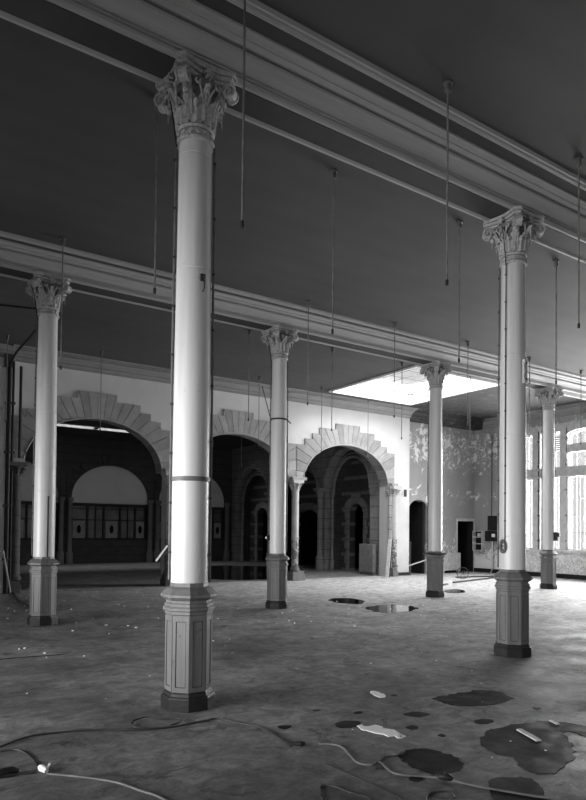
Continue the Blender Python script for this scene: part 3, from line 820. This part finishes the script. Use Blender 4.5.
def conduit(root, ang, r, z0, z1, name='conduit', mat='conduit_grey', rad=.011, clips=6):
    a = ang; x, y = math.cos(a)*(r+rad+.006), math.sin(a)*(r+rad+.006)
    bm = NB(); tube(bm, [(x, y, z0), (x, y, (z0+z1)/2), (x*.95, y*.95, z1)], rad, 8); c_ = build(name, bm, mat, root, smooth=True)
    bm = NB()
    for k in range(clips):
        z = z0+.25+(z1-z0-.4)*k/max(1, clips-1); obox(bm, (x, y, z), Vector((math.cos(a), math.sin(a), 0)), Vector((-math.sin(a), math.cos(a), 0)), Vector((0, 0, 1)), rad*1.2, rad*1.5, .009)
    build('conduit_clips', bm, 'dark_iron', c_)
    return c_
CX0, CS = 2.446, 4.6
proto_parts = None
def new_column(x, y, label, rings):
    global proto_parts
    root = thing('cast_iron_column', (x, y, 0), label, 'column', 'cast iron columns')
    if proto_parts is None:
        make_pedestal(root); make_capital(root); proto_parts = list(root.children)
    else:
        for p in proto_parts: copy_tree(p, root)
    make_shaft(root, rings=rings)
    return root
def az(x, y): return math.atan2(-y, -x)    # bearing back towards the viewer's side
COLS = {}
spec = {
 'A': (0, Y1, 'nearest and tallest looking cast iron column with carved capital, left of centre', (2.05, 3.95, 5.0)),
 'B': (1, Y1, 'near cast iron column at the right with a short wooden batten strapped to its shaft', (1.55, 2.88, 3.93)),
 'C': (0, Y2, 'far cast iron column at the left edge in front of the leftmost arch', (2.6, 3.5, 3.95, 4.25, 2.2)),
 'D': (1, Y2, 'far cast iron column in the middle, standing between the middle and right arches', (3.9, 4.77, 2.6)),
 'E': (2, Y2, 'far cast iron column standing under the corner of the skylight', (3.4, 4.6, 2.2)),
 'F': (3, Y2, 'farthest cast iron column at the right, in front of the bright windows', (3.4, 2.4)),
}
for k, (i, y, lab_, rg) in spec.items():
    x = CX0+CS*i; COLS[k] = new_column(x, y, lab_, rg)
for k in COLS:
    r = COLS[k]; x, y = r.location.x, r.location.y; v = az(x, y)
    # conduits run up the flanks as seen from the hall
    conduit(r, v-R_(82), .166, 1.14, 5.12, clips=9)
    if k in 'ADF': conduit(r, v+R_(84), .166, 1.14 if k != 'A' else 1.12, 5.12, clips=8)
    if k in 'BF': conduit(r, v-R_(32 if k == 'B' else -50), .166, 1.5, 5.12, 'conduit', 'dark_iron', .006, 10)
    # cable climbs over the capital to the ceiling
    a = v-R_(70 if k != 'B' else 30); bm = NB()
    tube(bm, [(math.cos(a)*q, math.sin(a)*q, z) for q, z in ((.18, 5.08), (.205, 5.25), (.24, 5.45), (.285, 5.58))], .006, 6)
    build('capital_cable', bm, 'black_paint', r)
# details that single columns carry
def at_col(k, ang_off, r, z):
    c_ = COLS[k]; a = az(c_.location.x, c_.location.y)+ang_off; return a, Vector((math.cos(a)*r, math.sin(a)*r, z))
# column A: painted band, hook, drooping conduit end
c_ = COLS['A']
bm = NB(); lathe(bm, [(.1725, 2.03), (.178, 2.032), (.178, 2.07), (.1725, 2.072)], 48); build('metal_band', bm, 'conduit_grey', c_)
a, p = at_col('A', R_(28), .172, 3.86); er = Vector((math.cos(a), math.sin(a), 0))
bm = NB(); tube(bm, [p+er*.0, p+er*.035, p+er*.035+Vector((0, 0, -.10)), p+er*.01+Vector((0, 0, -.13))], .009, 8); obox(bm, p+Vector((0, 0, .0)), er, er.cross(Vector((0, 0, 1))), Vector((0, 0, 1)), .012, .022, .03)
build('wall_hook', bm, 'dark_iron', c_)
a, p = at_col('A', R_(-84), .20, 1.45); er = Vector((math.cos(a), math.sin(a), 0))
bm = NB(); bar(bm, p+Vector((0, 0, .0)), p+er*.10+Vector((0, 0, -.14)), .035, .012); build('hanging_cover', bm, 'panel_pale', c_)
# column B: batten, round coil with pipe
a, p = at_col('B', R_(52), .185, 3.69); er = Vector((math.cos(a), math.sin(a), 0)); tn = Vector((0, 0, 1)).cross(er)
c_ = COLS['B']
bm = NB(); obox(bm, p, er, tn, Vector((0, 0, 1)), .012, .035, .155)
for z in (-.12, 0, .12): obox(bm, p+er*.014+Vector((0, 0, z)), er, tn, Vector((0, 0, 1)), .006, .026, .03)
build('wooden_batten', bm, 'panel_pale', c_)
bm = NB()
for z in (-.1, .1): obox(bm, p+er*.022+Vector((0, 0, z))+tn*.005, er, tn, Vector((0, 0, 1)), .004, .012, .012)
build('batten_screw', bm, 'dark_iron', c_)
a, p = at_col('B', R_(-40), .19, 1.42); er = Vector((math.cos(a), math.sin(a), 0)); tn = Vector((0, 0, 1)).cross(er)
bm = NB()
for rad in (.05, .035): tube(bm, [p+tn*math.cos(t*PI/10)*rad*.9+Vector((0, 0, math.sin(t*PI/10)*rad*1.7)) for t in range(20)], .009, 6, True)
build('cable_coil', bm, 'conduit_grey', c_)
bm = NB(); tube(bm, [p+er*-.02, p+tn*-.17, p+tn*-.24], .007, 6) if False else tube(bm, [p, p-tn*.03], .007, 6); build('coil_bracket', bm, 'dark_iron', c_)
# column C: dark pipe strip on lower shaft, taut cables at the neck
a, p = at_col('C', R_(18), .176, 1.62); er = Vector((math.cos(a), math.sin(a), 0)); tn = Vector((0, 0, 1)).cross(er)
bm = NB(); obox(bm, p, er, tn, Vector((0, 0, 1)), .006, .010, .5); build('cable_trunking', bm, 'dark_iron', COLS['C'])
# column D: clamp band, tilted strut and switch
c_ = COLS['D']
bm = NB(); lathe(bm, [(.165, 3.87), (.176, 3.872), (.176, 3.9), (.165, 3.902)], 36); build('clamp_band', bm, 'dark_iron', c_)
a, p = at_col('D', R_(60), .18, 3.88); er = Vector((math.cos(a), math.sin(a), 0)); bm = NB(); bar(bm, p, p+er*.1+Vector((0, 0, -.09)), .02); build('clamp_lever', bm, 'dark_iron', c_)
a, p = at_col('D', R_(-84), .17, 3.88); er = Vector((math.cos(a), math.sin(a), 0)); bm = NB(); bar(bm, p, p+er*.19+Vector((0, 0, .70)), .016); build('tilted_strut', bm, 'dark_iron', c_)
a, p = at_col('D', R_(-80), .20, 1.44); er = Vector((math.cos(a), math.sin(a), 0)); tn = Vector((0, 0, 1)).cross(er)
bm = NB(); obox(bm, p, er, tn, Vector((0, 0, 1)), .03, .04, .055); sw_ = build('switch_box', bm, 'black_paint', c_, bevel=.008)
bm = NB(); bmesh.ops.create_uvsphere(bm, u_segments=12, v_segments=8, radius=.028, matrix=Matrix.Translation(p+er*.035)); build('switch_cap', bm, 'paint_chip', sw_, smooth=True)
# column F: fuse box on the right flank
a, p = at_col('F', R_(70), .22, 1.50); er = Vector((math.cos(a), math.sin(a), 0)); tn = Vector((0, 0, 1)).cross(er)
bm = NB(); obox(bm, p, er, tn, Vector((0, 0, 1)), .06, .06, .12); obox(bm, p+er*.05+Vector((0, 0, .04)), er, tn, Vector((0, 0, 1)), .05, .045, .05); build('fuse_box', bm, 'black_paint', COLS['F'], bevel=.01)
# column E: loose wrap of cable round the pedestal head
bm = NB(); tube(bm, [(math.cos(t*.35)*(.27+.015*math.sin(t*1.7)), math.sin(t*.35)*(.27+.015*math.cos(t*2.1)), 1.06+.02*math.sin(t)) for t in range(36)], .014, 6); build('cable_wrap', bm, 'cable_rubber', COLS['E'], smooth=True)

# ------------------------------------------------------------------ hanging rods
rp = thing('ceiling_rod', (0, 0, 0), 'x', 'hanging rod', 'thin iron rods hanging from the ceiling')
bm = NB(); lathe(bm, [(.040, 0), (.046, -.008), (.046, -.022), (.030, -.03), (.028, -.07), (.034, -.08), (.030, -.10), (.012, -.115)], 16); build('ceiling_rose', bm, 'conduit_grey', rp, smooth=True)
bm = NB(); tube(bm, [(0, 0, -.08), (0, 0, -2.0)], .0095, 8); build('rod', bm, 'rod_iron', rp, smooth=True)
bm = NB(); lathe(bm, [(.011, -1.97), (.016, -1.975), (.016, -2.02), (.010, -2.03)], 10); build('rod_tip', bm, 'black_paint', rp, smooth=True)
rods = [
 (2.44, 4.42, 'hanging iron rod in front of the near beam, just right of the nearest column'),
 (4.67, 4.31, 'hanging iron rod in front of the near beam, midway between the two near columns'),
 (6.91, 4.32, 'hanging iron rod at the right edge, in front of the near beam'),
 (2.40, 6.18, 'hanging iron rod seen against dark ceiling left of the nearest column'),
 (4.69, 6.18, 'hanging iron rod behind the near beam, above the middle far column and a little right'),
 (6.95, 6.18, 'hanging iron rod behind the near beam, just left of the right-hand near column'),
 (9.25, 6.18, 'hanging iron rod behind the near beam, right of the right-hand near column'),
 (2.40, 10.0, 'hanging iron rod beside the capital of the far left column'),
 (7.00, 10.0, 'hanging iron rod in front of the far beam, just right of the middle far column'),
 (9.25, 10.0, 'hanging iron rod in front of the skylight, midway between the middle and skylight columns'),
 (11.55, 10.0, 'hanging iron rod just right of the column under the skylight'),
 (13.85, 10.0, 'hanging iron rod between the right near column and the farthest column'),
 (16.10, 10.0, 'hanging iron rod at the right edge, right of the farthest column'),
 (6.98, 12.25, 'hanging iron rod behind the far beam, left of the middle far column'),
 (9.30, 12.25, 'hanging iron rod ending above the bright arch, behind the far beam'),
 (11.6, 12.25, 'hanging iron rod at the left flank of the column under the skylight'),
 (13.9, 11.95, 'hanging iron rod behind the far beam, right of the skylight column'),
 (2.60, 15.8, 'hanging iron rod by the wall above the left end of the leftmost arch'),
 (4.77, 15.8, 'hanging iron rod ending over the crown of the leftmost arch'),
 (9.35, 15.8, 'hanging iron rod by the wall over the middle arch'),
 (11.6, 15.8, 'hanging iron rod by the wall over the left haunch of the bright arch'),
 (13.9, 16.3, 'hanging iron rod by the wall beyond the skylight edge'),
]
for i, (x, y, l) in enumerate(rods):
    o = rp if i == 0 else copy_tree(rp)
    o.location = (x, y, ZC); o['label'] = l
for i, (x, y) in enumerate(((9.6, 20.6), (9.95, 20.9), (10.3, 21.2), (10.9, 19.6))):
    o = copy_tree(rp); o.location = (x, y, ZV+.04)
    o['label'] = ['hanging rod in the dark hall behind the middle arch, leftmost of four', 'hanging rod in the dark hall behind the middle arch, second of four from the left', 'hanging rod in the dark hall behind the middle arch, third of four from the left', 'hanging rod in the dark hall behind the middle arch, rightmost of four'][i]

# ------------------------------------------------------------------ wet marks on the floor
def patch(pts, z=.0035, jit=.02, k=5, th=.003):
    P = [Vector((x, y, 0)) for x, y in pts]; n = len(P); out = []
    for i in range(n):
        a, b_, c_, d = P[i-1], P[i], P[(i+1) % n], P[(i+2) % n]
        for j in range(k):
            t = j/k; q = .5*((2*b_)+(c_-a)*t+(2*a-5*b_+4*c_-d)*t*t+(3*b_-a-3*c_+d)*t**3)
            out.append(q+Vector((random.uniform(-jit, jit), random.uniform(-jit, jit), 0)))
    bm = NB(); cen = sum(out, Vector())/len(out)
    vt = [bm.verts.new((q.x, q.y, z)) for q in out]; f = bm.faces.new(vt)
    r = bmesh.ops.extrude_face_region(bm, geom=[f]); bmesh.ops.translate(bm, verts=[v for v in r['geom'] if isinstance(v, bmesh.types.BMVert)], vec=(0, 0, -th))
    bmesh.ops.triangulate(bm, faces=[f_ for f_ in bm.faces if len(f_.verts) > 4])
    return bm
puds = [
 ([(4.56,4.36),(4.76,4.36),(5.01,4.34),(5.18,4.33),(5.3,4.16),(5.18,3.93),(5.02,3.9),(4.87,3.88),(4.64,3.98),(4.51,4.1),(4.53,4.24)], 'wet_stain', 'dark damp patch on the floor, uppermost of the four large ones in the right foreground', .022),
 ([(3.95,3.29),(4.22,3.41),(4.38,3.41),(4.71,3.36),(4.93,3.22),(4.97,3.04),(4.94,2.9),(4.75,2.91),(4.68,3.06),(4.51,2.88),(4.33,2.74),(4.05,2.61),(3.74,2.59),(3.75,2.75),(3.86,2.91),(3.82,3.06)], 'wet_stain', 'largest dark damp patch at the right, with a pale strip lying on it', .022),
 ([(3.26,3.41),(3.41,3.39),(3.49,3.27),(3.51,3.14),(3.44,3.0),(3.3,2.95),(3.15,2.99),(3.11,3.14),(3.15,3.29)], 'wet_stain', 'rounded dark damp patch touching the cable in the right foreground', .018),
 ([(3.37,2.73),(3.47,2.72),(3.6,2.63),(3.58,2.5),(3.47,2.39),(3.41,2.31),(3.15,2.47),(3.25,2.62)], 'wet_stain', 'dark damp patch nearest the bottom edge, below the largest patch', .015),
 ([(3.25,4.2),(3.37,4.22),(3.46,4.13),(3.35,4.05),(3.22,4.09)], 'wet_stain', 'small dark damp spot just left of the white flake', .005),
 ([(8.63,10.17),(9.26,10.42),(9.65,10.21),(9.61,9.62),(9.1,9.34),(8.53,9.31),(8.43,9.72)], 'standing_water', 'shallow puddle reflecting daylight between the middle and skylight columns', .05),
 ([(8.86,11.76),(9.48,11.91),(9.44,11.2),(8.96,10.8),(8.73,11.14)], 'standing_water', 'small dark puddle behind the reflecting one, right of the middle far column', .05),
 ([(10.6,24.6),(13.2,25.2),(14.6,23.2),(14.2,20.6),(12.6,18.4),(11.0,17.7),(9.7,17.9),(9.0,19.3),(9.4,21.8)], 'standing_water', 'broad dark sheet of water on the floor behind the middle arch', .1),
 ([(12.94,12.06),(13.72,12.31),(13.53,11.75),(12.99,11.41),(12.71,11.56)], 'standing_water', 'thin dark puddle right of the column under the skylight', .05),
 ([(3.93,4.11),(4.07,4.1),(4.13,3.99),(4.0,3.97),(3.93,4.05)], 'wet_stain', 'tiny damp spot between the white flake and the uppermost large patch', .006),
 ([(4.3,3.64),(4.42,3.64),(4.45,3.55),(4.34,3.53),(4.27,3.57)], 'wet_stain', 'tiny damp spot just above the largest damp patch', .006),
]
for pts, mt, l, j in puds: tag(build('puddle', patch(pts, jit=j), mt), l, 'puddle', 'wet patches on the floor')
flk = [
 ([(3.34,4.02),(3.46,4.01),(3.51,3.88),(3.55,3.71),(3.46,3.65),(3.41,3.77),(3.36,3.89)], 'large ragged flake of white paint on the floor in the right foreground', .032),
 ([(4.16,4.82),(4.24,4.82),(4.22,4.65),(4.12,4.62)], 'small white paint flake on the floor above the large ragged one', .01),
]
for pts, l, j in flk: tag(build('paint_flake', patch(pts, .008, j, 4, .006), 'paint_chip'), l, 'paint flake')
bm = NB(); bar(bm, (4.405, 3.27, .012), (4.30, 3.015, .012), .045, .012); tag(build('wood_strip', bm, 'timber_pale'), 'pale wooden strip lying on the largest damp patch', 'wood strip')
bm = NB(); bar(bm, (4.85, 3.29, .010), (4.81, 3.19, .010), .03, .01); tag(build('wood_offcut', bm, 'timber_pale'), 'small pale offcut at the far right rim of the largest damp patch', 'wood offcut')
# drips round the large patches
rnd = random.Random(11)
DR = [(3.62, 4.35, 'tiny damp spot just below the uppermost large patch, at its left end'), (3.72, 3.78, 'tiny damp spot right of the large ragged paint flake'),
      (3.78, 3.52, 'tiny damp spot at the left rim of the largest damp patch'), (3.0, 3.0, 'tiny damp spot left of the black cable connector'),
      (2.85, 4.35, 'tiny damp spot left of the large ragged paint flake, farthest left of all'), (4.3, 4.62, 'tiny damp spot just right of the small white paint flake'),
      (3.35, 4.6, 'tiny damp spot above the dark spot that touches the ragged flake'), (5.1, 3.6, 'tiny damp spot between the uppermost and the largest damp patch, farthest right')]
for q, (x, y, l) in enumerate(DR):
    w = rnd.uniform(.03, .065); pts = [(x+w*math.cos(a)*rnd.uniform(.7, 1.3), y+w*.8*math.sin(a)*rnd.uniform(.7, 1.3)) for a in [k*PI/3 for k in range(6)]]
    tag(build('damp_spot', patch(pts, jit=.004, k=4), 'wet_stain'), l, 'damp spot', 'drip marks round the large damp patches')
# crumbs of plaster
bm = NB(); rnd = random.Random(3)
for i in range(620):
    x, y = rnd.uniform(.8, 19.5), rnd.uniform(2.6, 16.6)
    if rnd.random() < .35: x, y = rnd.uniform(14, 20.2), rnd.uniform(10, 17)
    
    if any(abs(x-q) < .35 and (abs(y-Y1) < .35 or abs(y-Y2) < .35) for q in (CX0, CX0+CS, CX0+2*CS, CX0+3*CS)) or y > 16.4 or (y < 8 and rnd.random() < .5): continue
    s = rnd.uniform(.003, .009) * (1 if y < 8 else 2.2); a = rnd.random()*PI
    obox(bm, (x, y, s*.4), Vector((math.cos(a), math.sin(a), 0)), Vector((-math.sin(a), math.cos(a), 0)), Vector((0, 0, 1)), s, s*.7, s*.4)
tag(build('plaster_crumbs', bm, 'paint_chip'), 'scattered crumbs of fallen plaster over the whole floor', 'debris', kind='stuff')

# ------------------------------------------------------------------ cables on the floor
def cable(pts, label, r=.008, mat='cable_rubber', z=.009, name='floor_cable', parts=True):
    P = [(x, y, z+(r*.5)*math.sin(i*2.1)) for i, (x, y) in enumerate(pts)]
    bm = NB(); tube(bm, smoothline(P, 5), r, 8)
    return tag(build(name, bm, mat, smooth=True), label, 'cable')
cable([(.83,5.03),(1.06,5.15),(1.28,5.15),(1.56,5.04),(1.83,4.87),(2.1,4.82),(2.36,4.82),(2.48,4.81),(2.58,4.62),(2.67,4.41),(2.65,4.1),(2.63,3.93)], 'long black cable winding from the left edge past the nearest column base')
cable([(1.89,4.86),(1.80,4.93),(1.82,5.05),(1.89,5.12),(1.98,5.12),(2.07,5.04),(2.16,4.98),(2.20,4.92),(2.16,4.86),(2.07,4.83)], 'thin black cable loop just left of the nearest column base', .006, z=.02)
cable([(.82,4.94),(.93,4.88),(.98,4.66),(.97,4.45)], 'short black cable curling down to the pale joint at lower left', .008)
jt = thing('cable_joint', (.98, 4.39, 0), 'pale taped cable joint on the floor at lower left', 'cable joint')
bm = NB(); tube(bm, [(0, .045, .02), (0, 0, .028), (.02, -.05, .02)], [.016, .024, .016], 10); build('tape_wrap', bm, 'paint_chip', jt, smooth=True)
bm = NB(); tube(bm, [(.03, -.01, .02), (.05, .0, .045), (.06, .03, .03)], .008, 6); build('loose_tape', bm, 'paint_chip', jt)
cable([(1.0,4.32),(1.16,4.15),(1.33,3.96),(1.41,3.75),(1.47,3.59),(1.5,3.4)], 'grey cable running from the pale joint to the bottom edge', .008, 'conduit_grey')
cable([(.70,4.43),(.76,4.42),(.85,4.42),(.95,4.39)], 'thick black cable between the plug at the left edge and the pale joint', .011)
pl = thing('cable_plug', (.78, 4.44, 0), 'black heavy plug on the floor at the lower left edge', 'plug', rz=.1)
bm = NB(); tube(bm, [(-.06, 0, .028), (-.02, 0, .03), (.03, 0, .03), (.07, 0, .02)], [.026, .03, .026, .012], 12); build('plug_body', bm, 'black_paint', pl, smooth=True)
bm = NB(); tube(bm, [(-.06, .01, .03), (-.085, .01, .03)], .006, 8); tube(bm, [(-.06, -.01, .03), (-.085, -.01, .03)], .006, 8); build('plug_pin', bm, 'conduit_grey', pl)
cable([(2.83,3.86),(2.93,3.72),(2.84,3.42),(2.89,3.32),(2.96,3.32),(2.92,3.13),(3.04,2.98),(3.12,2.87),(3.22,2.68),(3.37,2.42),(3.43,2.33),(3.5,2.2)], 'grey cable crossing the right foreground below the rounded damp patch', .008, 'conduit_grey')
cable([(2.87,3.25),(2.9,3.27),(2.99,3.35),(3.08,3.38),(3.17,3.35),(3.27,3.40)], 'short cable hooking round to the clip left of the rounded damp patch', .006)
cable([(2.28,3.05),(2.3,3.13),(2.39,3.22),(2.45,3.16),(2.47,3.04),(2.52,2.96),(2.51,2.88)], 'small curled cable end at the bottom edge, centre', .006)
cable([(2.75,2.65),(2.78,2.71),(2.87,2.77),(2.94,2.76),(2.99,2.71),(2.96,2.65)], 'small looped cable at the bottom edge below the black connector', .006)
cable([(2.63,3.50),(2.64,3.35),(2.66,3.18),(2.67,2.99),(2.67,2.8)], 'thin straight cable running down to the bottom edge, right of centre', .005)
cable([(2.99,16.7),(2.93,16.2),(2.79,15.04),(2.75,13.9),(2.72,12.6)], 'thick black cable snaking from the wall pipe behind the far left column', .022)
cn = thing('cable_connector', (3.12, 2.87, 0), 'black cable connector in the right foreground', 'connector', rz=-1.0)
bm = NB(); tube(bm, [(-.05, 0, .02), (-.02, 0, .026), (.02, 0, .026), (.05, 0, .018)], [.012, .024, .024, .010], 10); build('connector_body', bm, 'black_paint', cn, smooth=True)
bm = NB(); lathe(bm, [(.012, .03), (.016, .045), (.010, .06)], 10); build('connector_knob', bm, 'black_paint', cn)
bm = NB(); tube(bm, [(2.66, 3.93, .02), (2.70, 3.90, .02), (2.73, 3.89, .02)], [.012, .02, .010], 8); tag(build('cable_clip', bm, 'black_paint', smooth=True), 'black clip at the end of the long winding cable', 'clip')
bm = NB(); tube(bm, [(3.15, 3.36, .015), (3.19, 3.36, .03), (3.23, 3.40, .015)], .012, 8); tag(build('cable_clamp', bm, 'conduit_grey', smooth=True), 'small grey clamp beside the rounded damp patch', 'clamp')
# scored lines in the slab, laid as thin tubes
cable([(2.1,9.6),(2.6,8.9),(2.75,8.3)], 'thin dark line scored in the floor between the far left and nearest columns', .004, z=.005)
cable([(.9,8.4),(1.6,8.35),(2.1,8.3)], 'thin line scored in the floor at the left edge', .004, z=.005)

# ------------------------------------------------------------------ left wall pipe and cables to the far left column
pp = thing('wall_pipe', (2.80, YW-.30, 0), 'dark vertical pipe bundle on the pilaster at the left edge', 'pipe')
bm = NB(); tube(bm, [(0, 0, .0), (0, 0, 5.7)], .055, 10); tube(bm, [(.10, .04, .0), (.10, .04, 5.66)], .03, 8); tube(bm, [(.30, .20, 0), (.30, .20, 5.6)], .035, 8); build('pipe', bm, 'black_paint', pp, smooth=True)
bm = NB()
for z in (.8, 2.1, 3.4, 4.6): box(bm, -.08, .14, -.05, .09, z, z+.05)
build('pipe_bracket', bm, 'dark_iron', pp)
bm = NB(); box(bm, -.12, .06, -.10, .06, 5.50, 5.8); build('pipe_head', bm, 'dark_iron', pp)
bm = NB(); tube(bm, smoothline([(2.80, YW-.35, 5.55), (2.76, 15.5, 5.62), (2.66, 13.5, 5.45), (2.50, 11.32, 5.28)], 5), .028, 8)
tag(build('overhead_cable', bm, 'black_paint', smooth=True), 'black cable strung from the wall pipe up to the far left capital', 'cable')
bm = NB(); tube(bm, [(2.36, 11.28, 5.30), (.3, 12.3, 5.42), (-1.5, 13.2, 5.5), (XL+.05, 14.4, 5.6)], .016, 8)
tag(build('overhead_cable', bm, 'black_paint', smooth=True), 'thin black cable leaving the far left capital towards the left edge', 'cable')
bm = NB(); tube(bm, smoothline([(2.72, YW-.37, 1.05), (2.78, YW-.38, .7), (2.90, YW-.40, .03)], 4), .022, 8)
tag(build('hanging_cable', bm, 'cable_pale', smooth=True), 'pale loose cable hanging beside the left wall pipe', 'cable')
# water bin/dark debris at first pier
# ------------------------------------------------------------------ things along the front wall
lb = thing('leaning_board', (14.98, 16.50, 0), 'pale narrow board leaning against the right jamb of the bright arch', 'board')
bm = NB(); bar(bm, (0, 0, .01), (.24, .12, 1.32), .12, .03, 0); build('board', bm, 'timber_pale', lb); 
bm = NB(); bar(bm, (.09, -.03, .01), (.33, .09, 1.30), .025, .03, 0); build('board_edge', bm, 'dark_iron', lb)
def radiator(root, w, h, d, n, mat, mp):
    bm = NB()
    for k in range(n):
        u = -w/2+w*(k+.5)/n; ww = w/n*.36
        p = [mp(u-ww, -d/2), mp(u+ww, d/2)]
        x0, x1 = sorted((p[0][0], p[1][0])); y0, y1 = sorted((p[0][1], p[1][1])); box(bm, x0, x1, y0, y1, .10, h)
    build('radiator_fins', bm, mat, root, bevel=.012)
    bm = NB()
    for z in (.16, h-.07):
        a, b_ = mp(-w/2, 0), mp(w/2, 0); tube(bm, [(a[0], a[1], z), (b_[0], b_[1], z)], .03, 10)
    build('radiator_rail', bm, mat, root, smooth=True)
    bm = NB()
    for u in (-w/2+w/n*.5, w/2-w/n*.5):
        a = mp(u, 0); box(bm, a[0]-.025, a[0]+.025, a[1]-.025, a[1]+.025, 0, .12)
    build('radiator_foot', bm, mat, root)
r_ = thing('radiator', (15.30, 17.92, 0), 'grey ribbed radiator standing in front of the round-headed doorway', 'radiator'); radiator(r_, .80, 1.12, .16, 9, 'radiator_paint', lambda u, d: (d, u))
r_ = thing('radiator', (18.95, YR-.16, 0), 'pale ribbed radiator low against the peeling wall, left of the corner door', 'radiator'); radiator(r_, .95, .78, .14, 10, 'radiator_pale', lambda u, d: (u, d))
bm = NB(); bar(bm, (16.42, 17.0, .33), (17.62, 17.05, .58), .06, .03); bm2 = None
tag(build('sloping_plank', bm, 'timber_pale'), 'pale plank propped at a slant across the foot of the niche', 'plank')
bm = NB(); box(bm, 17.52, 17.62, 17.0, 17.1, 0, .54); tag(build('timber_block', bm, 'timber_dark'), 'dark upright block holding up the slanting plank', 'block')
bm = NB(); box(bm, 16.50, 16.58, 16.97, 17.07, 0, .33); tag(build('timber_block', bm, 'timber_dark'), 'short dark block under the low end of the slanting plank', 'block')
# junction on the white pier
bm = NB(); box(bm, 16.18, 16.30, YW-.03, YW, 2.86, 3.12); jb = build('wall_socket_plate', bm, 'black_paint', bevel=.008); tag(jb, 'small black box on the white wall between the bright arch and the niche', 'junction box')
bm = NB(); box(bm, 15.95, 16.10, YW-.015, YW, 2.9, 3.1); tag(build('switch_plate', bm, 'panel_pale', bevel=.004), 'pale plate on the white wall beside the small black box', 'switch plate')
# pigeonhole rack and meter board on the right wall
rk = thing('pigeonhole_rack', (XR, 17.03, .86), 'small open rack of three shelves on the wall by the corner door', 'rack')
bm = NB(); box(bm, -.20, -.0, -.24, -.21, 0, .80); box(bm, -.20, 0, .20, .23, 0, .80); box(bm, -.02, 0, -.22, .21, 0, .8); build('rack_case', bm, 'panel_pale', rk)
for z in (.0, .26, .52, .77): bm = NB(); box(bm, -.20, 0, -.21, .2, z, z+.03); build('shelf', bm, 'panel_pale', rk)
bm = NB(); box(bm, -.035, -.021, -.20, .19, .03, .77); build('rack_back', bm, 'black_paint', rk)
bm = NB(); box(bm, -.15, -.036, -.12, .02, .56, .70); build('rack_box', bm, 'panel_pale', rk)
mb = thing('meter_board', (XR-.0, 16.33, 1.25), 'tall black meter board with a white label on the right wall', 'meter board')
bm = NB(); box(bm, -.06, 0, -.42, .30, .42, 1.0); build('upper_board', bm, 'black_paint', mb, bevel=.006)
bm = NB(); box(bm, -.14, 0, -.42, .36, .0, .40); build('lower_case', bm, 'black_paint', mb, bevel=.01)
bm = NB(); box(bm, -.146, -.14, -.13, .03, .16, .29); build('meter_label', bm, 'paint_chip', mb)
bm = NB(); tube(bm, [(-.08, .04, .02), (-.08, .04, -1.1), (-.10, .10, -1.24)], .04, 10); pst = build('supply_pipe', bm, 'panel_pale', mb, smooth=True)
bm = NB(); tube(bm, [(-.03, .12, 1.0), (-.03, .12, 2.3), (-.03, .12, 4.2)], .013, 8); build('riser_conduit', bm, 'dark_iron', mb, smooth=True)
# hoop (bare wheel rim) lying propped by the wall
wh = thing('wheel_rim', (16.9, 14.82, .0), 'thin round hoop standing on the floor in front of the corner door', 'hoop')
bm = NB(); d = Vector((.72, -.69, 0)); tube(bm, [d*math.cos(t*PI/16)*.19+Vector((0, 0, .20+math.sin(t*PI/16)*.19)) for t in range(32)], .011, 6, True); build('rim', bm, 'rubber_tyre', wh, smooth=True)
bm = NB(); tube(bm, [d*math.cos(t*PI/8)*.03+Vector((.0, 0, .20+math.sin(t*PI/8)*.03)) for t in range(16)], .010, 6, True); 
for k in range(6):
    a = k*PI/3; tube(bm, [d*math.cos(a)*.03+Vector((0, 0, .2+math.sin(a)*.03)), d*math.cos(a)*.185+Vector((0, 0, .2+math.sin(a)*.185))], .003, 4)
build('hub', bm, 'rubber_tyre', wh)
for (a, b_, l) in (((15.2, 13.7, .03), (18.2, 14.5, .03), 'long dark lath on the floor right of the hoop'), ((17.0, 15.2, .03), (19.0, 14.9, .03), 'dark lath on the floor below the meter board'),
                   ((13.3, 12.9, .02), (14.6, 13.4, .02), 'short dark lath on the floor behind the skylight column')):
    bm = NB(); bar(bm, a, b_, .07, .04); tag(build('floor_lath', bm, 'timber_dark'), l, 'lath')
# window wall conduits
for (y, l) in ((14.32, 'thin dark conduit on the mullion left of the farthest column'), (13.2, 'thin dark conduit on the mullion right of the farthest column')):
    bm = NB(); tube(bm, [(XR-.08, y, .99), (XR-.08, y, 5.3)], .018, 6)
    for z in (1.3, 2.2, 3.1, 4.0, 4.9): box(bm, XR-.10, XR-.05, y-.035, y+.035, z, z+.05)
    tag(build('wall_conduit', bm, 'dark_iron'), l, 'conduit')
# louvre vent in the window left of the farthest column
bm = NB()
for k in range(7): box(bm, XR-.02, XR+.06, 13.42, 13.75, 4.55+k*.075, 4.585+k*.075)
lv = build('louvre_vent', bm, 'dark_iron'); tag(lv, 'small slatted vent high in the window beside the farthest column', 'vent')
